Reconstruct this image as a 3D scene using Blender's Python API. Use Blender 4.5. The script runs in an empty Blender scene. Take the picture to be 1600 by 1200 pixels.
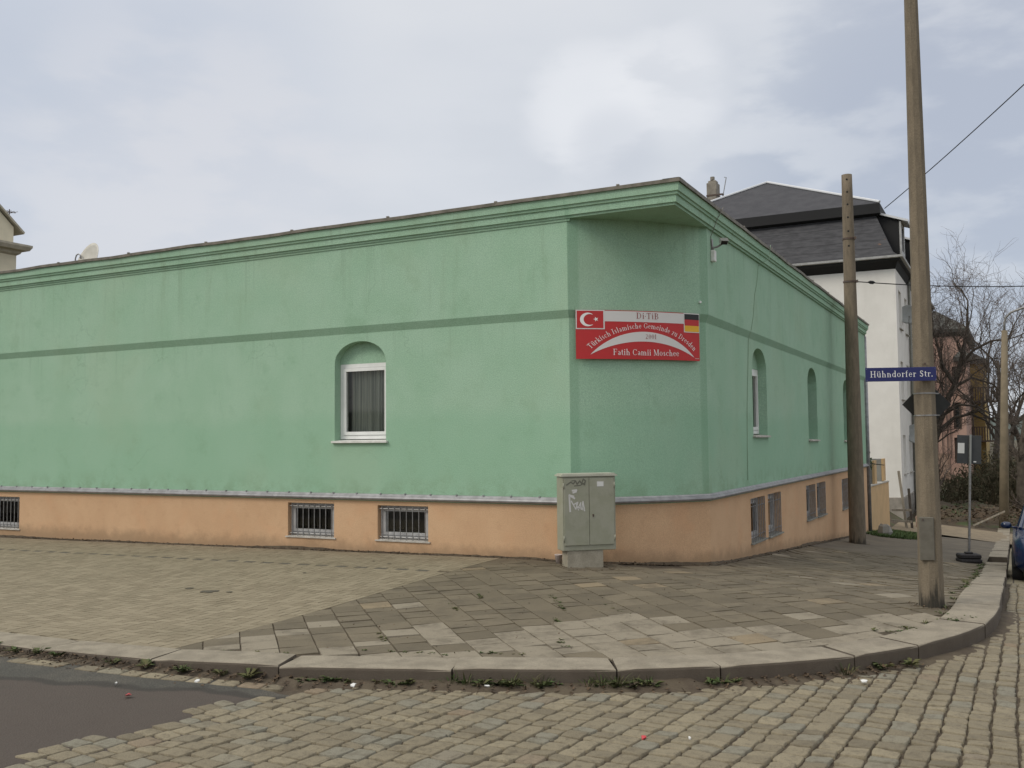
import bpy, math, random
from mathutils import Vector, Matrix
random.seed(7)
S = bpy.context.scene
COL = S.collection
rad = math.radians

# ------------------------------------------------------------------ camera
YAW, PITCH, ROLL = 0.4777186, 0.0584126, -0.0096896
CAM = Vector((3.66724, -11.42904, 1.65))
cd = bpy.data.cameras.new('camera'); cam = bpy.data.objects.new('camera', cd); COL.objects.link(cam)
fw = Vector((-math.sin(YAW)*math.cos(PITCH), math.cos(YAW)*math.cos(PITCH), math.sin(PITCH)))
rt = Vector((math.cos(YAW), math.sin(YAW), 0)); up = rt.cross(fw)
r2 = rt*math.cos(ROLL)+up*math.sin(ROLL); u2 = -rt*math.sin(ROLL)+up*math.cos(ROLL)
cam.matrix_world = Matrix(((r2.x, u2.x, -fw.x, CAM.x), (r2.y, u2.y, -fw.y, CAM.y), (r2.z, u2.z, -fw.z, CAM.z), (0, 0, 0, 1)))
cd.sensor_width = 36; cd.lens = 36*1505.1/1600; cd.clip_start = .05; cd.clip_end = 5000
S.camera = cam

# ------------------------------------------------------------------ sky, sun, exposure
SUN_EL, SUN_AZ = rad(42), rad(218)      # azimuth clockwise from +Y: low south-west, behind and left of the camera
S.view_settings.view_transform = 'Standard'; S.view_settings.look = 'None'
S.view_settings.exposure = 0.08; S.view_settings.gamma = 1
w = bpy.data.worlds.new("World"); S.world = w; w.use_nodes = True
N = w.node_tree.nodes; L = w.node_tree.links; N.clear()
def wn(t, **k):
    n = N.new(t)
    for a, b in k.items(): setattr(n, a, b)
    return n
out = wn('ShaderNodeOutputWorld'); bg = wn('ShaderNodeBackground'); L.new(bg.outputs[0], out.inputs[0])
bg.inputs['Strength'].default_value = 0.1
sky = wn('ShaderNodeTexSky', sky_type='NISHITA'); sky.sun_disc = False; sky.sun_elevation = SUN_EL; sky.sun_rotation = SUN_AZ
tc = wn('ShaderNodeTexCoord'); mp = wn('ShaderNodeMapping'); L.new(tc.outputs['Generated'], mp.inputs[0])
mp.inputs['Scale'].default_value = (1, 1, 2.6)
n1 = wn('ShaderNodeTexNoise'); n1.inputs['Scale'].default_value = 2.3; n1.inputs['Detail'].default_value = 7; n1.inputs['Roughness'].default_value = .46
L.new(mp.outputs[0], n1.inputs['Vector'])
rp = wn('ShaderNodeValToRGB'); L.new(n1.outputs[0], rp.inputs[0])
e = rp.color_ramp.elements
e[0].position = .30; e[0].color = (6.1, 6.42, 6.95, 1)
e[1].position = .72; e[1].color = (7.8, 7.92, 8.15, 1)
m = e.new(.5); m.color = (7.05, 7.28, 7.7, 1)
def sky_dot(d, a, b):                    # smooth mask round one direction of the sky
    d = Vector(d).normalized()
    v = wn('ShaderNodeVectorMath', operation='DOT_PRODUCT'); L.new(tc.outputs['Generated'], v.inputs[0]); v.inputs[1].default_value = d
    r = wn('ShaderNodeMapRange', interpolation_type='SMOOTHSTEP'); L.new(v.outputs['Value'], r.inputs[0])
    r.inputs[1].default_value = a; r.inputs[2].default_value = b
    return r.outputs[0]
def sky_mix(base, mask, col, fac, op='MIX'):
    mu = wn('ShaderNodeMath', operation='MULTIPLY'); L.new(mask, mu.inputs[0]); mu.inputs[1].default_value = fac
    x = wn('ShaderNodeMix', data_type='RGBA', blend_type=op); L.new(mu.outputs[0], x.inputs['Factor'])
    L.new(base, x.inputs['A']); x.inputs['B'].default_value = (*col, 1)
    return x.outputs['Result']
def dirpx(px, py): return fw + r2*(px-800)/1505.1 - u2*(py-600)/1505.1
n2 = wn('ShaderNodeTexNoise'); n2.inputs['Scale'].default_value = 9; n2.inputs['Detail'].default_value = 8; n2.inputs['Roughness'].default_value = .52
L.new(mp.outputs[0], n2.inputs['Vector'])
def breakup(mask, lo=.34, hi=.68):
    r = wn('ShaderNodeMapRange', interpolation_type='SMOOTHSTEP'); L.new(n2.outputs[0], r.inputs[0]); r.inputs[1].default_value = lo; r.inputs[2].default_value = hi
    a = wn('ShaderNodeMath', operation='ADD'); L.new(mask, a.inputs[0]); L.new(r.outputs[0], a.inputs[1])
    s = wn('ShaderNodeMapRange', interpolation_type='SMOOTHSTEP'); L.new(a.outputs[0], s.inputs[0]); s.inputs[1].default_value = .35; s.inputs[2].default_value = 1.6
    mm = wn('ShaderNodeMath', operation='MULTIPLY'); L.new(s.outputs[0], mm.inputs[0]); L.new(mask, mm.inputs[1])
    return mm.outputs[0]
c = rp.outputs[0]
c = sky_mix(c, breakup(sky_dot(dirpx(1450, 330), .955, .998)), (4.3, 4.8, 5.75), .85)      # blue-grey bank on the right
c = sky_mix(c, breakup(sky_dot(dirpx(1560, 120), .975, .999)), (4.6, 5.0, 5.9), .7)
c = sky_mix(c, sky_dot(dirpx(120, 150), .955, 1.0), (5.3, 5.8, 6.8), .6)
c = sky_mix(c, breakup(sky_dot(dirpx(925, 175), .9965, .9996), .38, .62), (8.6, 8.7, 8.95), .72)        # bright puff
c = sky_mix(c, breakup(sky_dot(dirpx(1040, 145), .9965, .9996), .38, .62), (8.5, 8.6, 8.85), .6)
c = sky_mix(c, sky_dot(dirpx(960, 235), .9985, .9999), (5.9, 6.2, 6.8), .45)
c = sky_mix(c, breakup(sky_dot(dirpx(300, 330), .97, 1.0)), (7.6, 7.55, 7.75), .6)
sp = wn('ShaderNodeSeparateXYZ'); L.new(tc.outputs['Generated'], sp.inputs[0])
zr = wn('ShaderNodeMapRange', interpolation_type='SMOOTHSTEP'); L.new(sp.outputs['Z'], zr.inputs[0]); zr.inputs[1].default_value = .50; zr.inputs[2].default_value = .97
c = sky_mix(c, zr.outputs[0], (16, 15.7, 15.2), .9)                                       # an overcast sky is brightest overhead
mx = wn('ShaderNodeMix', data_type='RGBA'); mx.inputs['Factor'].default_value = .12
L.new(c, mx.inputs['A']); L.new(sky.outputs[0], mx.inputs['B'])
L.new(mx.outputs['Result'], bg.inputs['Color'])
sd = bpy.data.lights.new('sun', 'SUN'); sd.energy = 1.45; sd.angle = rad(22); sd.color = (1, .93, .80)
so = bpy.data.objects.new('sun', sd); COL.objects.link(so)
sv = Vector((math.sin(SUN_AZ)*math.cos(SUN_EL), math.cos(SUN_AZ)*math.cos(SUN_EL), math.sin(SUN_EL)))
so.rotation_euler = (-sv).to_track_quat('-Z', 'Y').to_euler()

# ------------------------------------------------------------------ mesh helper
class MB:
    def __init__(s): s.v = []; s.f = []; s.t = []
    def face(s, pts, tint=None):
        n = len(s.v); s.v += [tuple(p) for p in pts]; s.f.append(tuple(range(n, n+len(pts)))); s.t.append(tint)
    def grid(s, rows, closed=False, tint=None):           # rows of equal-length point lists
        n0 = len(s.v); k = len(rows[0])
        for r in rows: s.v += [tuple(p) for p in r]
        for i in range(len(rows)-1):
            for j in range(k if closed else k-1):
                a = n0+i*k+j; b = n0+i*k+(j+1) % k
                s.f.append((a, b, b+k, a+k)); s.t.append(tint)
    def box(s, a, b, M=None, bev=0, tint=None):
        x0, y0, z0 = a; x1, y1, z1 = b
        if x0 > x1: x0, x1 = x1, x0
        if y0 > y1: y0, y1 = y1, y0
        if z0 > z1: z0, z1 = z1, z0
        if bev:
            q = bev
            rings = [(z0, q), (z0+q, 0), (z1-q, 0), (z1, q)]
            rows = []
            for z, d in rings:
                i = q
                rows.append([(x0+i+d*0, y0+d, z), (x1-i, y0+d, z), (x1-d, y0+i, z), (x1-d, y1-i, z), (x1-i, y1-d, z), (x0+i, y1-d, z), (x0+d, y1-i, z), (x0+d, y0+i, z)])
            rows = [[Vector(p) for p in r] for r in rows]
            if M: rows = [[M @ p for p in r] for r in rows]
            s.grid(rows, True, tint); s.face(rows[0][::-1], tint); s.face(rows[-1], tint); return
        P = [Vector(p) for p in ((x0, y0, z0), (x1, y0, z0), (x1, y1, z0), (x0, y1, z0), (x0, y0, z1), (x1, y0, z1), (x1, y1, z1), (x0, y1, z1))]
        if M: P = [M @ p for p in P]
        n = len(s.v); s.v += [tuple(p) for p in P]
        for f in ((0, 3, 2, 1), (4, 5, 6, 7), (0, 1, 5, 4), (1, 2, 6, 5), (2, 3, 7, 6), (3, 0, 4, 7)):
            s.f.append(tuple(n+i for i in f)); s.t.append(tint)
    def tube(s, pts, r, n=8, caps=True, tint=None):
        pts = [Vector(p) for p in pts]
        if not hasattr(r, '__len__'): r = [r]*len(pts)
        rows = []; ref = None
        for i, p in enumerate(pts):
            d = (pts[min(i+1, len(pts)-1)]-pts[max(i-1, 0)]).normalized()
            if ref is None: ref = Vector((1, 0, 0)) if abs(d.x) < .8 else Vector((0, 1, 0))
            a = (ref-d*ref.dot(d)).normalized(); ref = a; b = d.cross(a)
            rows.append([p+(a*math.cos(2*math.pi*j/n)+b*math.sin(2*math.pi*j/n))*r[i] for j in range(n)])
        s.grid(rows, True, tint)
        if caps: s.face(rows[0][::-1], tint); s.face(rows[-1], tint)
    def prism(s, poly, z0, z1, M=None):
        lo = [Vector((x, y, z0)) for x, y in poly]; hi = [Vector((x, y, z1)) for x, y in poly]
        if M: lo = [M @ p for p in lo]; hi = [M @ p for p in hi]
        s.grid([lo, hi], True); s.face(lo[::-1]); s.face(hi)
    def ellipsoid(s, c, r, n=12, m=8, M=None):
        rows = []
        for i in range(1, m):
            t = math.pi*i/m
            rows.append([Vector((c[0]+r[0]*math.sin(t)*math.cos(2*math.pi*j/n), c[1]+r[1]*math.sin(t)*math.sin(2*math.pi*j/n), c[2]-r[2]*math.cos(t))) for j in range(n)])
        if M: rows = [[M @ p for p in q] for q in rows]
        s.grid(rows, True); s.face(rows[0][::-1]); s.face(rows[-1])

WL = {}
def empty(name, loc, label, cat, group=None):
    o = bpy.data.objects.new(name, None); COL.objects.link(o); o.location = loc; WL[o.name] = Vector(loc); o.empty_display_size = .2
    o['label'] = label; o['category'] = cat
    if group: o['group'] = group
    return o
def fin(name, mb, mat, parent=None, smooth=False, label=None, cat=None, group=None, kind=None, origin=None, fix=True):
    o_ = WL[parent.name] if parent else Vector(origin or (0, 0, 0))
    me = bpy.data.meshes.new(name)
    me.from_pydata([(x-o_.x, y-o_.y, z-o_.z) for x, y, z in mb.v], [], mb.f)
    if any(t is not None for t in mb.t):
        at = me.attributes.new('tint', 'FLOAT_COLOR', 'FACE')
        flat = []
        for t in mb.t:
            t = t or (0.5, .5, .5); flat += [t[0], t[1], t[2], 1]
        at.data.foreach_set('color', flat)
    for mt in (mat if isinstance(mat, (list, tuple)) else [mat]): me.materials.append(mt)
    if smooth: me.polygons.foreach_set('use_smooth', [True]*len(me.polygons))
    me.validate()
    if fix:
        import bmesh
        bm = bmesh.new(); bm.from_mesh(me); bmesh.ops.remove_doubles(bm, verts=bm.verts, dist=1e-5)
        bmesh.ops.recalc_face_normals(bm, faces=bm.faces); bm.to_mesh(me); bm.free()
    o = bpy.data.objects.new(name, me); COL.objects.link(o); WL[o.name] = o_
    if parent: o.parent = parent
    else: o.location = o_
    if label: o['label'] = label
    if cat: o['category'] = cat
    if group: o['group'] = group
    if kind: o['kind'] = kind
    return o

# ------------------------------------------------------------------ materials
def mat(name, col, rough=.8, col2=None, scale=3, detail=6, bump=0, bscale=60, metal=0, spec=.5, tint=None, speck=0, speckscale=200, stretch=None, extra=None, lo=.35, hi=.65):
    m = bpy.data.materials.new(name); m.use_nodes = True
    nt = m.node_tree; nd = nt.nodes; lk = nt.links; b = nd['Principled BSDF']
    b.inputs['Roughness'].default_value = rough; b.inputs['Metallic'].default_value = metal; b.inputs['Specular IOR Level'].default_value = spec
    tcn = nd.new('ShaderNodeTexCoord'); vec = tcn.outputs['Object']
    geo = nd.new('ShaderNodeNewGeometry'); pos = geo.outputs['Position']
    def noise(sc, det=6, ro=.55, v=None, st=None):
        n = nd.new('ShaderNodeTexNoise'); n.inputs['Scale'].default_value = sc; n.inputs['Detail'].default_value = det; n.inputs['Roughness'].default_value = ro
        if st:
            q = nd.new('ShaderNodeMapping'); q.inputs['Scale'].default_value = st; lk.new(pos, q.inputs[0]); lk.new(q.outputs[0], n.inputs['Vector'])
        else: lk.new(v or pos, n.inputs['Vector'])
        return n.outputs[0]
    def rng(x, a, b_, c_=0, d_=1, smooth=True):
        r = nd.new('ShaderNodeMapRange'); r.interpolation_type = 'SMOOTHSTEP' if smooth else 'LINEAR'; lk.new(x, r.inputs[0])
        for i, q in enumerate((a, b_, c_, d_)): r.inputs[i+1].default_value = q
        return r.outputs[0]
    def mix(f, a, b_, op='MIX'):
        x = nd.new('ShaderNodeMix'); x.data_type = 'RGBA'; x.blend_type = op
        if isinstance(f, (int, float)): x.inputs['Factor'].default_value = f
        else: lk.new(f, x.inputs['Factor'])
        for nm, q in (('A', a), ('B', b_)):
            if isinstance(q, tuple): x.inputs[nm].default_value = (*q, 1) if len(q) == 3 else q
            else: lk.new(q, x.inputs[nm])
        return x.outputs['Result']
    def math_(op, a, b_):
        x = nd.new('ShaderNodeMath'); x.operation = op
        for i, q in enumerate((a, b_)):
            if isinstance(q, (int, float)): x.inputs[i].default_value = q
            else: lk.new(q, x.inputs[i])
        return x.outputs[0]
    c = tuple(col)
    if col2: c = mix(rng(noise(scale, detail, .6, st=stretch), lo, hi), tuple(col), tuple(col2))
    if tint:
        a = nd.new('ShaderNodeAttribute'); a.attribute_name = 'tint'; s_ = nd.new('ShaderNodeSeparateColor'); lk.new(a.outputs['Color'], s_.inputs[0])
        c = tint(mix, rng, s_, c)
    if speck:
        c = mix(rng(noise(speckscale, 2, .7), .3, .7), mix(1.0, c, (1-speck,)*3, 'MULTIPLY'), mix(1.0, c, (1+speck,)*3, 'MULTIPLY'))
    H = dict(mix=mix, rng=rng, noise=noise, math=math_, nd=nd, lk=lk, pos=pos, b=b)
    if extra: c = extra(H, c)
    if isinstance(c, tuple): b.inputs['Base Color'].default_value = (*c, 1)
    else: lk.new(c, b.inputs['Base Color'])
    if bump:
        bn = nd.new('ShaderNodeBump'); bn.inputs['Strength'].default_value = bump; bn.inputs['Distance'].default_value = .01
        lk.new(noise(bscale, 5, .6), bn.inputs['Height']); lk.new(bn.outputs[0], b.inputs['Normal'])
    return m
def sepz(H):
    s = H['nd'].new('ShaderNodeSeparateXYZ'); H['lk'].new(H['pos'], s.inputs[0]); return s

def green_extra(H, c):
    s = sepz(H); mix, rng, noise, ma = H['mix'], H['rng'], H['noise'], H['math']
    # fresh coat rolled on up to about two metres, with a wandering edge
    z = ma('ADD', s.outputs['Z'], ma('MULTIPLY', noise(.7, 3), .5))
    c = mix(ma('MULTIPLY', rng(z, 2.42, 2.12), .42), c, (.240, .430, .292))
    # vertical streaks under the cornice and general soiling
    st = noise(1, 5, .6, st=(5, 5, .5)); c = mix(ma('MULTIPLY', rng(st, .52, .75), ma('MULTIPLY', rng(s.outputs['Z'], 2.6, 4.5), .30)), c, (.20, .27, .17))
    c = mix(ma('MULTIPLY', rng(noise(5, 8, .7), .5, .72), .14), c, (.34, .48, .34))
    c = mix(ma('MULTIPLY', rng(noise(2.2, 6, .7), .52, .7), .26), c, (.18, .32, .20))
    c = mix(ma('MULTIPLY', rng(noise(.55, 5, .6), .5, .66), .22), c, (.36, .46, .33))
    # darker band between the two wall planes
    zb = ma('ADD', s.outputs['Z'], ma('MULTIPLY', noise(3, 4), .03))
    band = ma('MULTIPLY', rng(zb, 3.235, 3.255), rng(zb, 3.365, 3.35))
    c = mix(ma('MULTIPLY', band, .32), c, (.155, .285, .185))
    sx = s.outputs['X']; sy = s.outputs['Y']       # narrow darker strip down both edges of the rounded corner
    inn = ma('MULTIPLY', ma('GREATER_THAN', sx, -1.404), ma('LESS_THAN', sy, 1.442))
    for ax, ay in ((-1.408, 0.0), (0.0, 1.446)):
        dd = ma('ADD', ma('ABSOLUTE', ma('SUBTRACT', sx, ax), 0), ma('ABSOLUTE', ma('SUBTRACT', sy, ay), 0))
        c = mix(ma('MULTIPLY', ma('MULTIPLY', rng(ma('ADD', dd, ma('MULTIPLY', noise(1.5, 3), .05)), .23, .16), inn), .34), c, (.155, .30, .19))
    # hairline cracks and drips
    vo = H['nd'].new('ShaderNodeTexVoronoi'); vo.feature = 'DISTANCE_TO_EDGE'; vo.inputs['Scale'].default_value = .55
    dn = H['nd'].new('ShaderNodeTexNoise'); dn.inputs['Scale'].default_value = 2.5; dn.inputs['Detail'].default_value = 6; H['lk'].new(H['pos'], dn.inputs['Vector'])
    va = H['nd'].new('ShaderNodeVectorMath'); va.operation = 'MULTIPLY_ADD'; H['lk'].new(dn.outputs['Color'], va.inputs[0]); va.inputs[1].default_value = (.7, .7, .7); H['lk'].new(H['pos'], va.inputs[2]); H['lk'].new(va.outputs[0], vo.inputs['Vector'])
    c = mix(ma('MULTIPLY', ma('MULTIPLY', rng(vo.outputs['Distance'], .006, .001), rng(noise(.8, 3), .50, .62)), .24), c, (.16, .24, .16))
    s3 = noise(1, 4, .6, st=(9, 9, .35)); c = mix(ma('MULTIPLY', ma('MULTIPLY', rng(s3, .58, .72), rng(s.outputs['Z'], 3.1, 4.5)), .20), c, (.155, .215, .14))
    s4 = noise(1, 4, .6, st=(11, 11, .5)); c = mix(ma('MULTIPLY', ma('MULTIPLY', rng(s4, .56, .7), ma('MULTIPLY', rng(s.outputs['Z'], 2.5, 3.2), rng(s.outputs['Z'], 3.26, 3.24))), .17), c, (.165, .24, .16))
    # splashes and damp along the bottom of the green render
    c = mix(ma('MULTIPLY', ma('MULTIPLY', rng(s.outputs['Z'], 1.25, .9), rng(noise(3, 7, .7), .42, .62)), .35), c, (.17, .25, .15))
    return c
def base_extra(H, c):
    s = sepz(H); mix, rng, noise, ma = H['mix'], H['rng'], H['noise'], H['math']
    c = mix(ma('MULTIPLY', rng(noise(1.6, 6, .65), .5, .68), .3), c, (.60, .34, .19))
    c = mix(ma('MULTIPLY', rng(noise(7, 6, .7), .50, .70), .26), c, (.42, .26, .15))
    zz = ma('ADD', s.outputs['Z'], ma('MULTIPLY', noise(4, 6, .7), -.35)); yy = ma('MULTIPLY', s.outputs['Y'], .066)
    c = mix(ma('MULTIPLY', rng(ma('ADD', zz, ma('MAXIMUM', yy, 0.0)), .12, -.10), .6), c, (.24, .165, .10))
    return c
def soot(z0, h, amt=.9):
    def f(H, c):
        s = sepz(H); mix, rng, noise, ma = H['mix'], H['rng'], H['noise'], H['math']
        n = noise(1, 5, .65, st=(16, 16, 2.2))
        zz = ma('ADD', s.outputs['Z'], ma('MULTIPLY', n, -2*h))
        c = mix(ma('MULTIPLY', rng(zz, z0-.55*h, z0-1.0*h), amt), c, (.018, .017, .013))
        st = noise(1, 6, .7, st=(30, 30, 1.2))
        return mix(ma('MULTIPLY', rng(st, .5, .7), .3), c, (.13, .105, .07))
    return f
M_ = {}
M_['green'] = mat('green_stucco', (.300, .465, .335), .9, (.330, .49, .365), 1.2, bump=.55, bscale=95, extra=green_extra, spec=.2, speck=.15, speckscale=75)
M_['orange'] = mat('orange_stucco', (.58, .385, .235), .9, (.54, .35, .21), 1.3, bump=.5, bscale=95, extra=base_extra, spec=.2, speck=.10, speckscale=75)
M_['trim'] = mat('zinc_flashing', (.30, .30, .31), .45, (.22, .22, .225), 8, metal=.35, bump=.1, bscale=20)
M_['edge'] = mat('roof_edge_metal', (.24, .215, .18), .6, (.14, .13, .105), 5, metal=.2)
M_['roofing'] = mat('roofing_felt', (.06, .06, .06), .9, (.09, .09, .085), 2, bump=.3)
M_['white_pvc'] = mat('white_window_plastic', (.78, .79, .77), .35, (.70, .71, .69), 4)
M_['grey_pvc'] = mat('greyed_window_plastic', (.42, .42, .42), .5, (.33, .33, .33), 6)
M_['sill'] = mat('sill_stone', (.48, .46, .42), .6, (.36, .34, .30), 9)
M_['sill_w'] = mat('white_sill', (.72, .72, .69), .45, (.60, .60, .56), 9)
M_['steel'] = mat('galvanised_steel', (.30, .30, .30), .5, (.22, .21, .20), 20, metal=.5)
M_['rust'] = mat('dark_rusty_steel', (.06, .05, .045), .7, (.10, .06, .04), 30)
M_['curtain'] = mat('net_curtain', (.72, .70, .62), .95, (.38, .38, .34), 1, detail=3, stretch=(22, 22, .4))
M_['dark'] = mat('interior_dark', (.015, .015, .015), .95)
def glass():
    m = bpy.data.materials.new('window_glass'); m.use_nodes = True; nd = m.node_tree.nodes; lk = m.node_tree.links; nd.clear()
    o = nd.new('ShaderNodeOutputMaterial'); mx = nd.new('ShaderNodeMixShader'); t = nd.new('ShaderNodeBsdfTransparent'); g_ = nd.new('ShaderNodeBsdfGlossy')
    fr = nd.new('ShaderNodeFresnel'); fr.inputs[0].default_value = 1.5; t.inputs[0].default_value = (.8, .85, .82, 1); g_.inputs['Roughness'].default_value = .03
    lk.new(fr.outputs[0], mx.inputs[0]); lk.new(t.outputs[0], mx.inputs[1]); lk.new(g_.outputs[0], mx.inputs[2]); lk.new(mx.outputs[0], o.inputs[0]); return m
M_['glass'] = glass()
M_['darkglass'] = mat('dark_glass', (.012, .014, .016), .08)
M_['cab'] = mat('cabinet_paint', (.265, .27, .20), .6, (.30, .30, .235), 6, bump=.06, bscale=30, extra=lambda H, c: H['mix'](H['math']('MULTIPLY', H['rng'](H['noise'](9, 8, .7), .52, .68), .4), c, (.20, .20, .15)))
M_['cabtop'] = mat('cabinet_lid', (.46, .46, .38), .6, (.38, .38, .31), 8)
M_['conc'] = mat('cast_concrete', (.33, .30, .235), .9, (.26, .235, .18), 6, bump=.4, bscale=50, speck=.15, speckscale=120)
M_['pole'] = mat('pole_concrete', (.190, .154, .108), .92, (.145, .118, .083), 3, bump=.45, bscale=45, speck=.2, speckscale=150, extra=soot(.05, .45), stretch=(6, 6, 1.2))
M_['pole2'] = mat('pole_concrete_b', (.185, .148, .104), .92, (.135, .110, .078), 3, bump=.45, bscale=45, speck=.2, speckscale=120, extra=soot(-.75, .5, .75), stretch=(6, 6, 1.2))
M_['pole3'] = mat('pole_concrete_c', (.21, .17, .115), .92, (.165, .135, .09), 3, bump=.3, bscale=45)
M_['plate'] = mat('weathered_grey_plate', (.22, .22, .19), .6, (.17, .17, .15), 10, metal=.1)
M_['blue'] = mat('blue_enamel', (.012, .016, .105), .3)
M_['white'] = mat('white_lettering', (.80, .80, .78), .5)
M_['signwhite'] = mat('sign_white', (.66, .64, .62), .45)
M_['red'] = mat('sign_red', (.50, .018, .02), .4, (.46, .02, .02), 5)
M_['signink'] = mat('sign_dark_red', (.27, .045, .04), .5)
M_['black'] = mat('flag_black', (.012, .012, .012), .5)
M_['gold'] = mat('flag_gold', (.75, .42, .02), .45)
M_['signback'] = mat('sign_back_grey', (.014, .015, .014), .7, (.022, .023, .022), 8)
M_['signback2'] = mat('mobile_sign_back', (.045, .048, .05), .6, (.035, .038, .04), 8)
M_['sticker'] = mat('paper_sticker', (.62, .62, .60), .7)
M_['rubber'] = mat('recycled_rubber', (.022, .02, .022), .85, (.04, .036, .038), 30, bump=.4)
M_['whitewall'] = mat('white_render', (.74, .72, .68), .9, (.69, .67, .63), 1.5, bump=.3, bscale=30, extra=lambda H, c: H['mix'](H['math']('MULTIPLY', H['rng'](H['noise'](1, 5, .6, st=(1.5, 1.5, .25)), .5, .75), .25), c, (.52, .50, .46)))
M_['plinth'] = mat('old_grey_render', (.22, .20, .17), .95, (.33, .30, .26), 2, bump=.5, bscale=12)
def slate_extra(H, c):
    s = sepz(H); mix, rng, noise, ma = H['mix'], H['rng'], H['noise'], H['math']
    fr = ma('FRACT', ma('MULTIPLY', s.outputs['Z'], 2.9), 0); c = mix(ma('MULTIPLY', rng(fr, .16, .0), .8), c, (.012, .012, .014))
    return mix(ma('MULTIPLY', rng(noise(1.1, 7, .75), .60, .68), .8), c, (.17, .09, .05))
M_['slate'] = mat('old_slate', (.030, .030, .034), .8, (.055, .055, .06), 2.5, extra=slate_extra, bump=.5, bscale=25, stretch=(1, 1, 4))
M_['shingle'] = mat('bitumen_shingle', (.036, .036, .042), .9, (.05, .05, .056), 2, bump=.4, bscale=40, speck=.15, speckscale=60)
M_['fascia'] = mat('black_fascia', (.008, .008, .009), .8)
M_['rim'] = mat('zinc_rim', (.62, .63, .64), .4, metal=.2)
M_['dormer'] = mat('dormer_zinc', (.42, .42, .42), .6, (.33, .33, .32), 5)
M_['brickc'] = mat('chimney_render', (.27, .245, .205), .9, (.19, .17, .14), 3, bump=.5, bscale=10)
M_['dish'] = mat('satellite_dish_grey', (.27, .28, .27), .6, (.23, .24, .23), 4)
M_['dishcream'] = mat('satellite_dish_cream', (.56, .54, .48), .5, (.48, .46, .40), 4)
M_['cream'] = mat('cream_render', (.68, .62, .47), .9, (.60, .55, .42), 1)
M_['creamroof'] = mat('weathered_roof', (.46, .42, .34), .9, (.36, .33, .26), 3)
M_['beige'] = mat('beige_stucco', (.56, .38, .20), .9, (.50, .34, .18), 2, bump=.4, bscale=60)
M_['pillar'] = mat('grey_plaster', (.30, .29, .26), .9, (.20, .19, .17), 2, bump=.4, bscale=30)
M_['pink'] = mat('pink_render', (.42, .28, .225), .9, (.33, .21, .17), .8, bump=.4, bscale=15)
M_['yellow'] = mat('yellow_render', (.40, .27, .08), .9, (.30, .21, .08), 1)
M_['darkroof'] = mat('dark_roof', (.05, .05, .047), .9, (.08, .08, .07), 2)
M_['ruin'] = mat('bare_masonry', (.36, .25, .19), .95, (.18, .12, .09), 3, bump=.8, bscale=6)
M_['bark'] = mat('bark', (.055, .044, .035), .95, (.09, .075, .058), 6, bump=.6, bscale=25)
M_['twig'] = mat('twig_bark', (.135, .105, .085), .95, (.10, .078, .065), 3)
M_['brush'] = mat('dry_brush', (.075, .055, .030), .95, (.045, .045, .02), 3)
M_['leaf'] = mat('shrub_leaf', (.035, .065, .018), .8, (.02, .04, .012), 8)
M_['grass'] = mat('grass_blade', (.065, .105, .022), .85, (.04, .075, .018), 6)
M_['weed'] = mat('kerb_weed', (.045, .080, .018), .85, (.09, .085, .03), 9)
M_['dry'] = mat('dry_leaves', (.11, .072, .040), .9, (.055, .038, .024), 30)
M_['carblue'] = mat('car_blue_paint', (.005, .017, .06), .22, spec=.7)
M_['tyre'] = mat('tyre', (.015, .015, .015), .85)
M_['alloy'] = mat('alloy_rim', (.4, .4, .42), .35, metal=.7)
M_['lens'] = mat('lamp_lens', (.6, .6, .6), .12, spec=.8)
M_['wood'] = mat('grey_timber', (.30, .27, .22), .9, (.20, .17, .13), 1, stretch=(20, 20, 1.5))
M_['dirt'] = mat('joint_dirt', (.058, .042, .027), .98, (.085, .066, .042), 6, bump=.8, bscale=60)
def soil_extra(H, c):
    mix, rng, noise, ma = H['mix'], H['rng'], H['noise'], H['math']
    c = mix(rng(noise(.9, 8, .7), .5, .6), c, (.055, .075, .025))
    return mix(ma('MULTIPLY', rng(noise(12, 6, .75), .55, .66), .5), c, (.13, .085, .05))
M_['soil'] = mat('garden_soil', (.055, .040, .026), .98, (.085, .063, .038), 2.5, bump=1.0, bscale=10, extra=soil_extra)
M_['sand'] = mat('sandy_path', (.22, .175, .115), .95, (.17, .135, .09), 4, bump=.5, bscale=30, speck=.15, speckscale=60)
M_['apron'] = mat('worn_mastic_paving', (.135, .113, .082), .95, (.095, .08, .06), 1.6, bump=.4, bscale=60, speck=.15, speckscale=80)
def asph_extra(H, c):
    mix, rng, noise, ma = H['mix'], H['rng'], H['noise'], H['math']
    s = sepz(H)
    # newer reddish patch laid against the grey surface along a wavy seam
    sx = ma('ADD', ma('ADD', s.outputs['Y'], ma('MULTIPLY', s.outputs['X'], -.34)), ma('MULTIPLY', noise(1.5, 3), .5))
    c = mix(ma('MULTIPLY', rng(sx, -5.50, -5.62), .9), c, (.070, .054, .044))
    c = mix(ma('MULTIPLY', ma('MULTIPLY', rng(sx, -5.66, -5.60), rng(sx, -5.50, -5.56)), .8), c, (.03, .027, .022))
    return mix(ma('MULTIPLY', rng(noise(2.5, 7, .7), .55, .7), .4), c, (.05, .045, .036))
M_['asphalt'] = mat('asphalt', (.056, .053, .044), .92, (.080, .072, .058), 2.5, bump=1.0, bscale=70, speck=.4, speckscale=95, extra=asph_extra)
def tint_cob(mix, rng, s, c):
    c = mix(s.outputs[0], (.140, .117, .077), (.240, .204, .135))
    c = mix(rng(s.outputs[1], .74, .92), c, (.185, .172, .130)); c = mix(rng(s.outputs[1], .97, .995), c, (.20, .153, .10))
    return c
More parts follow.
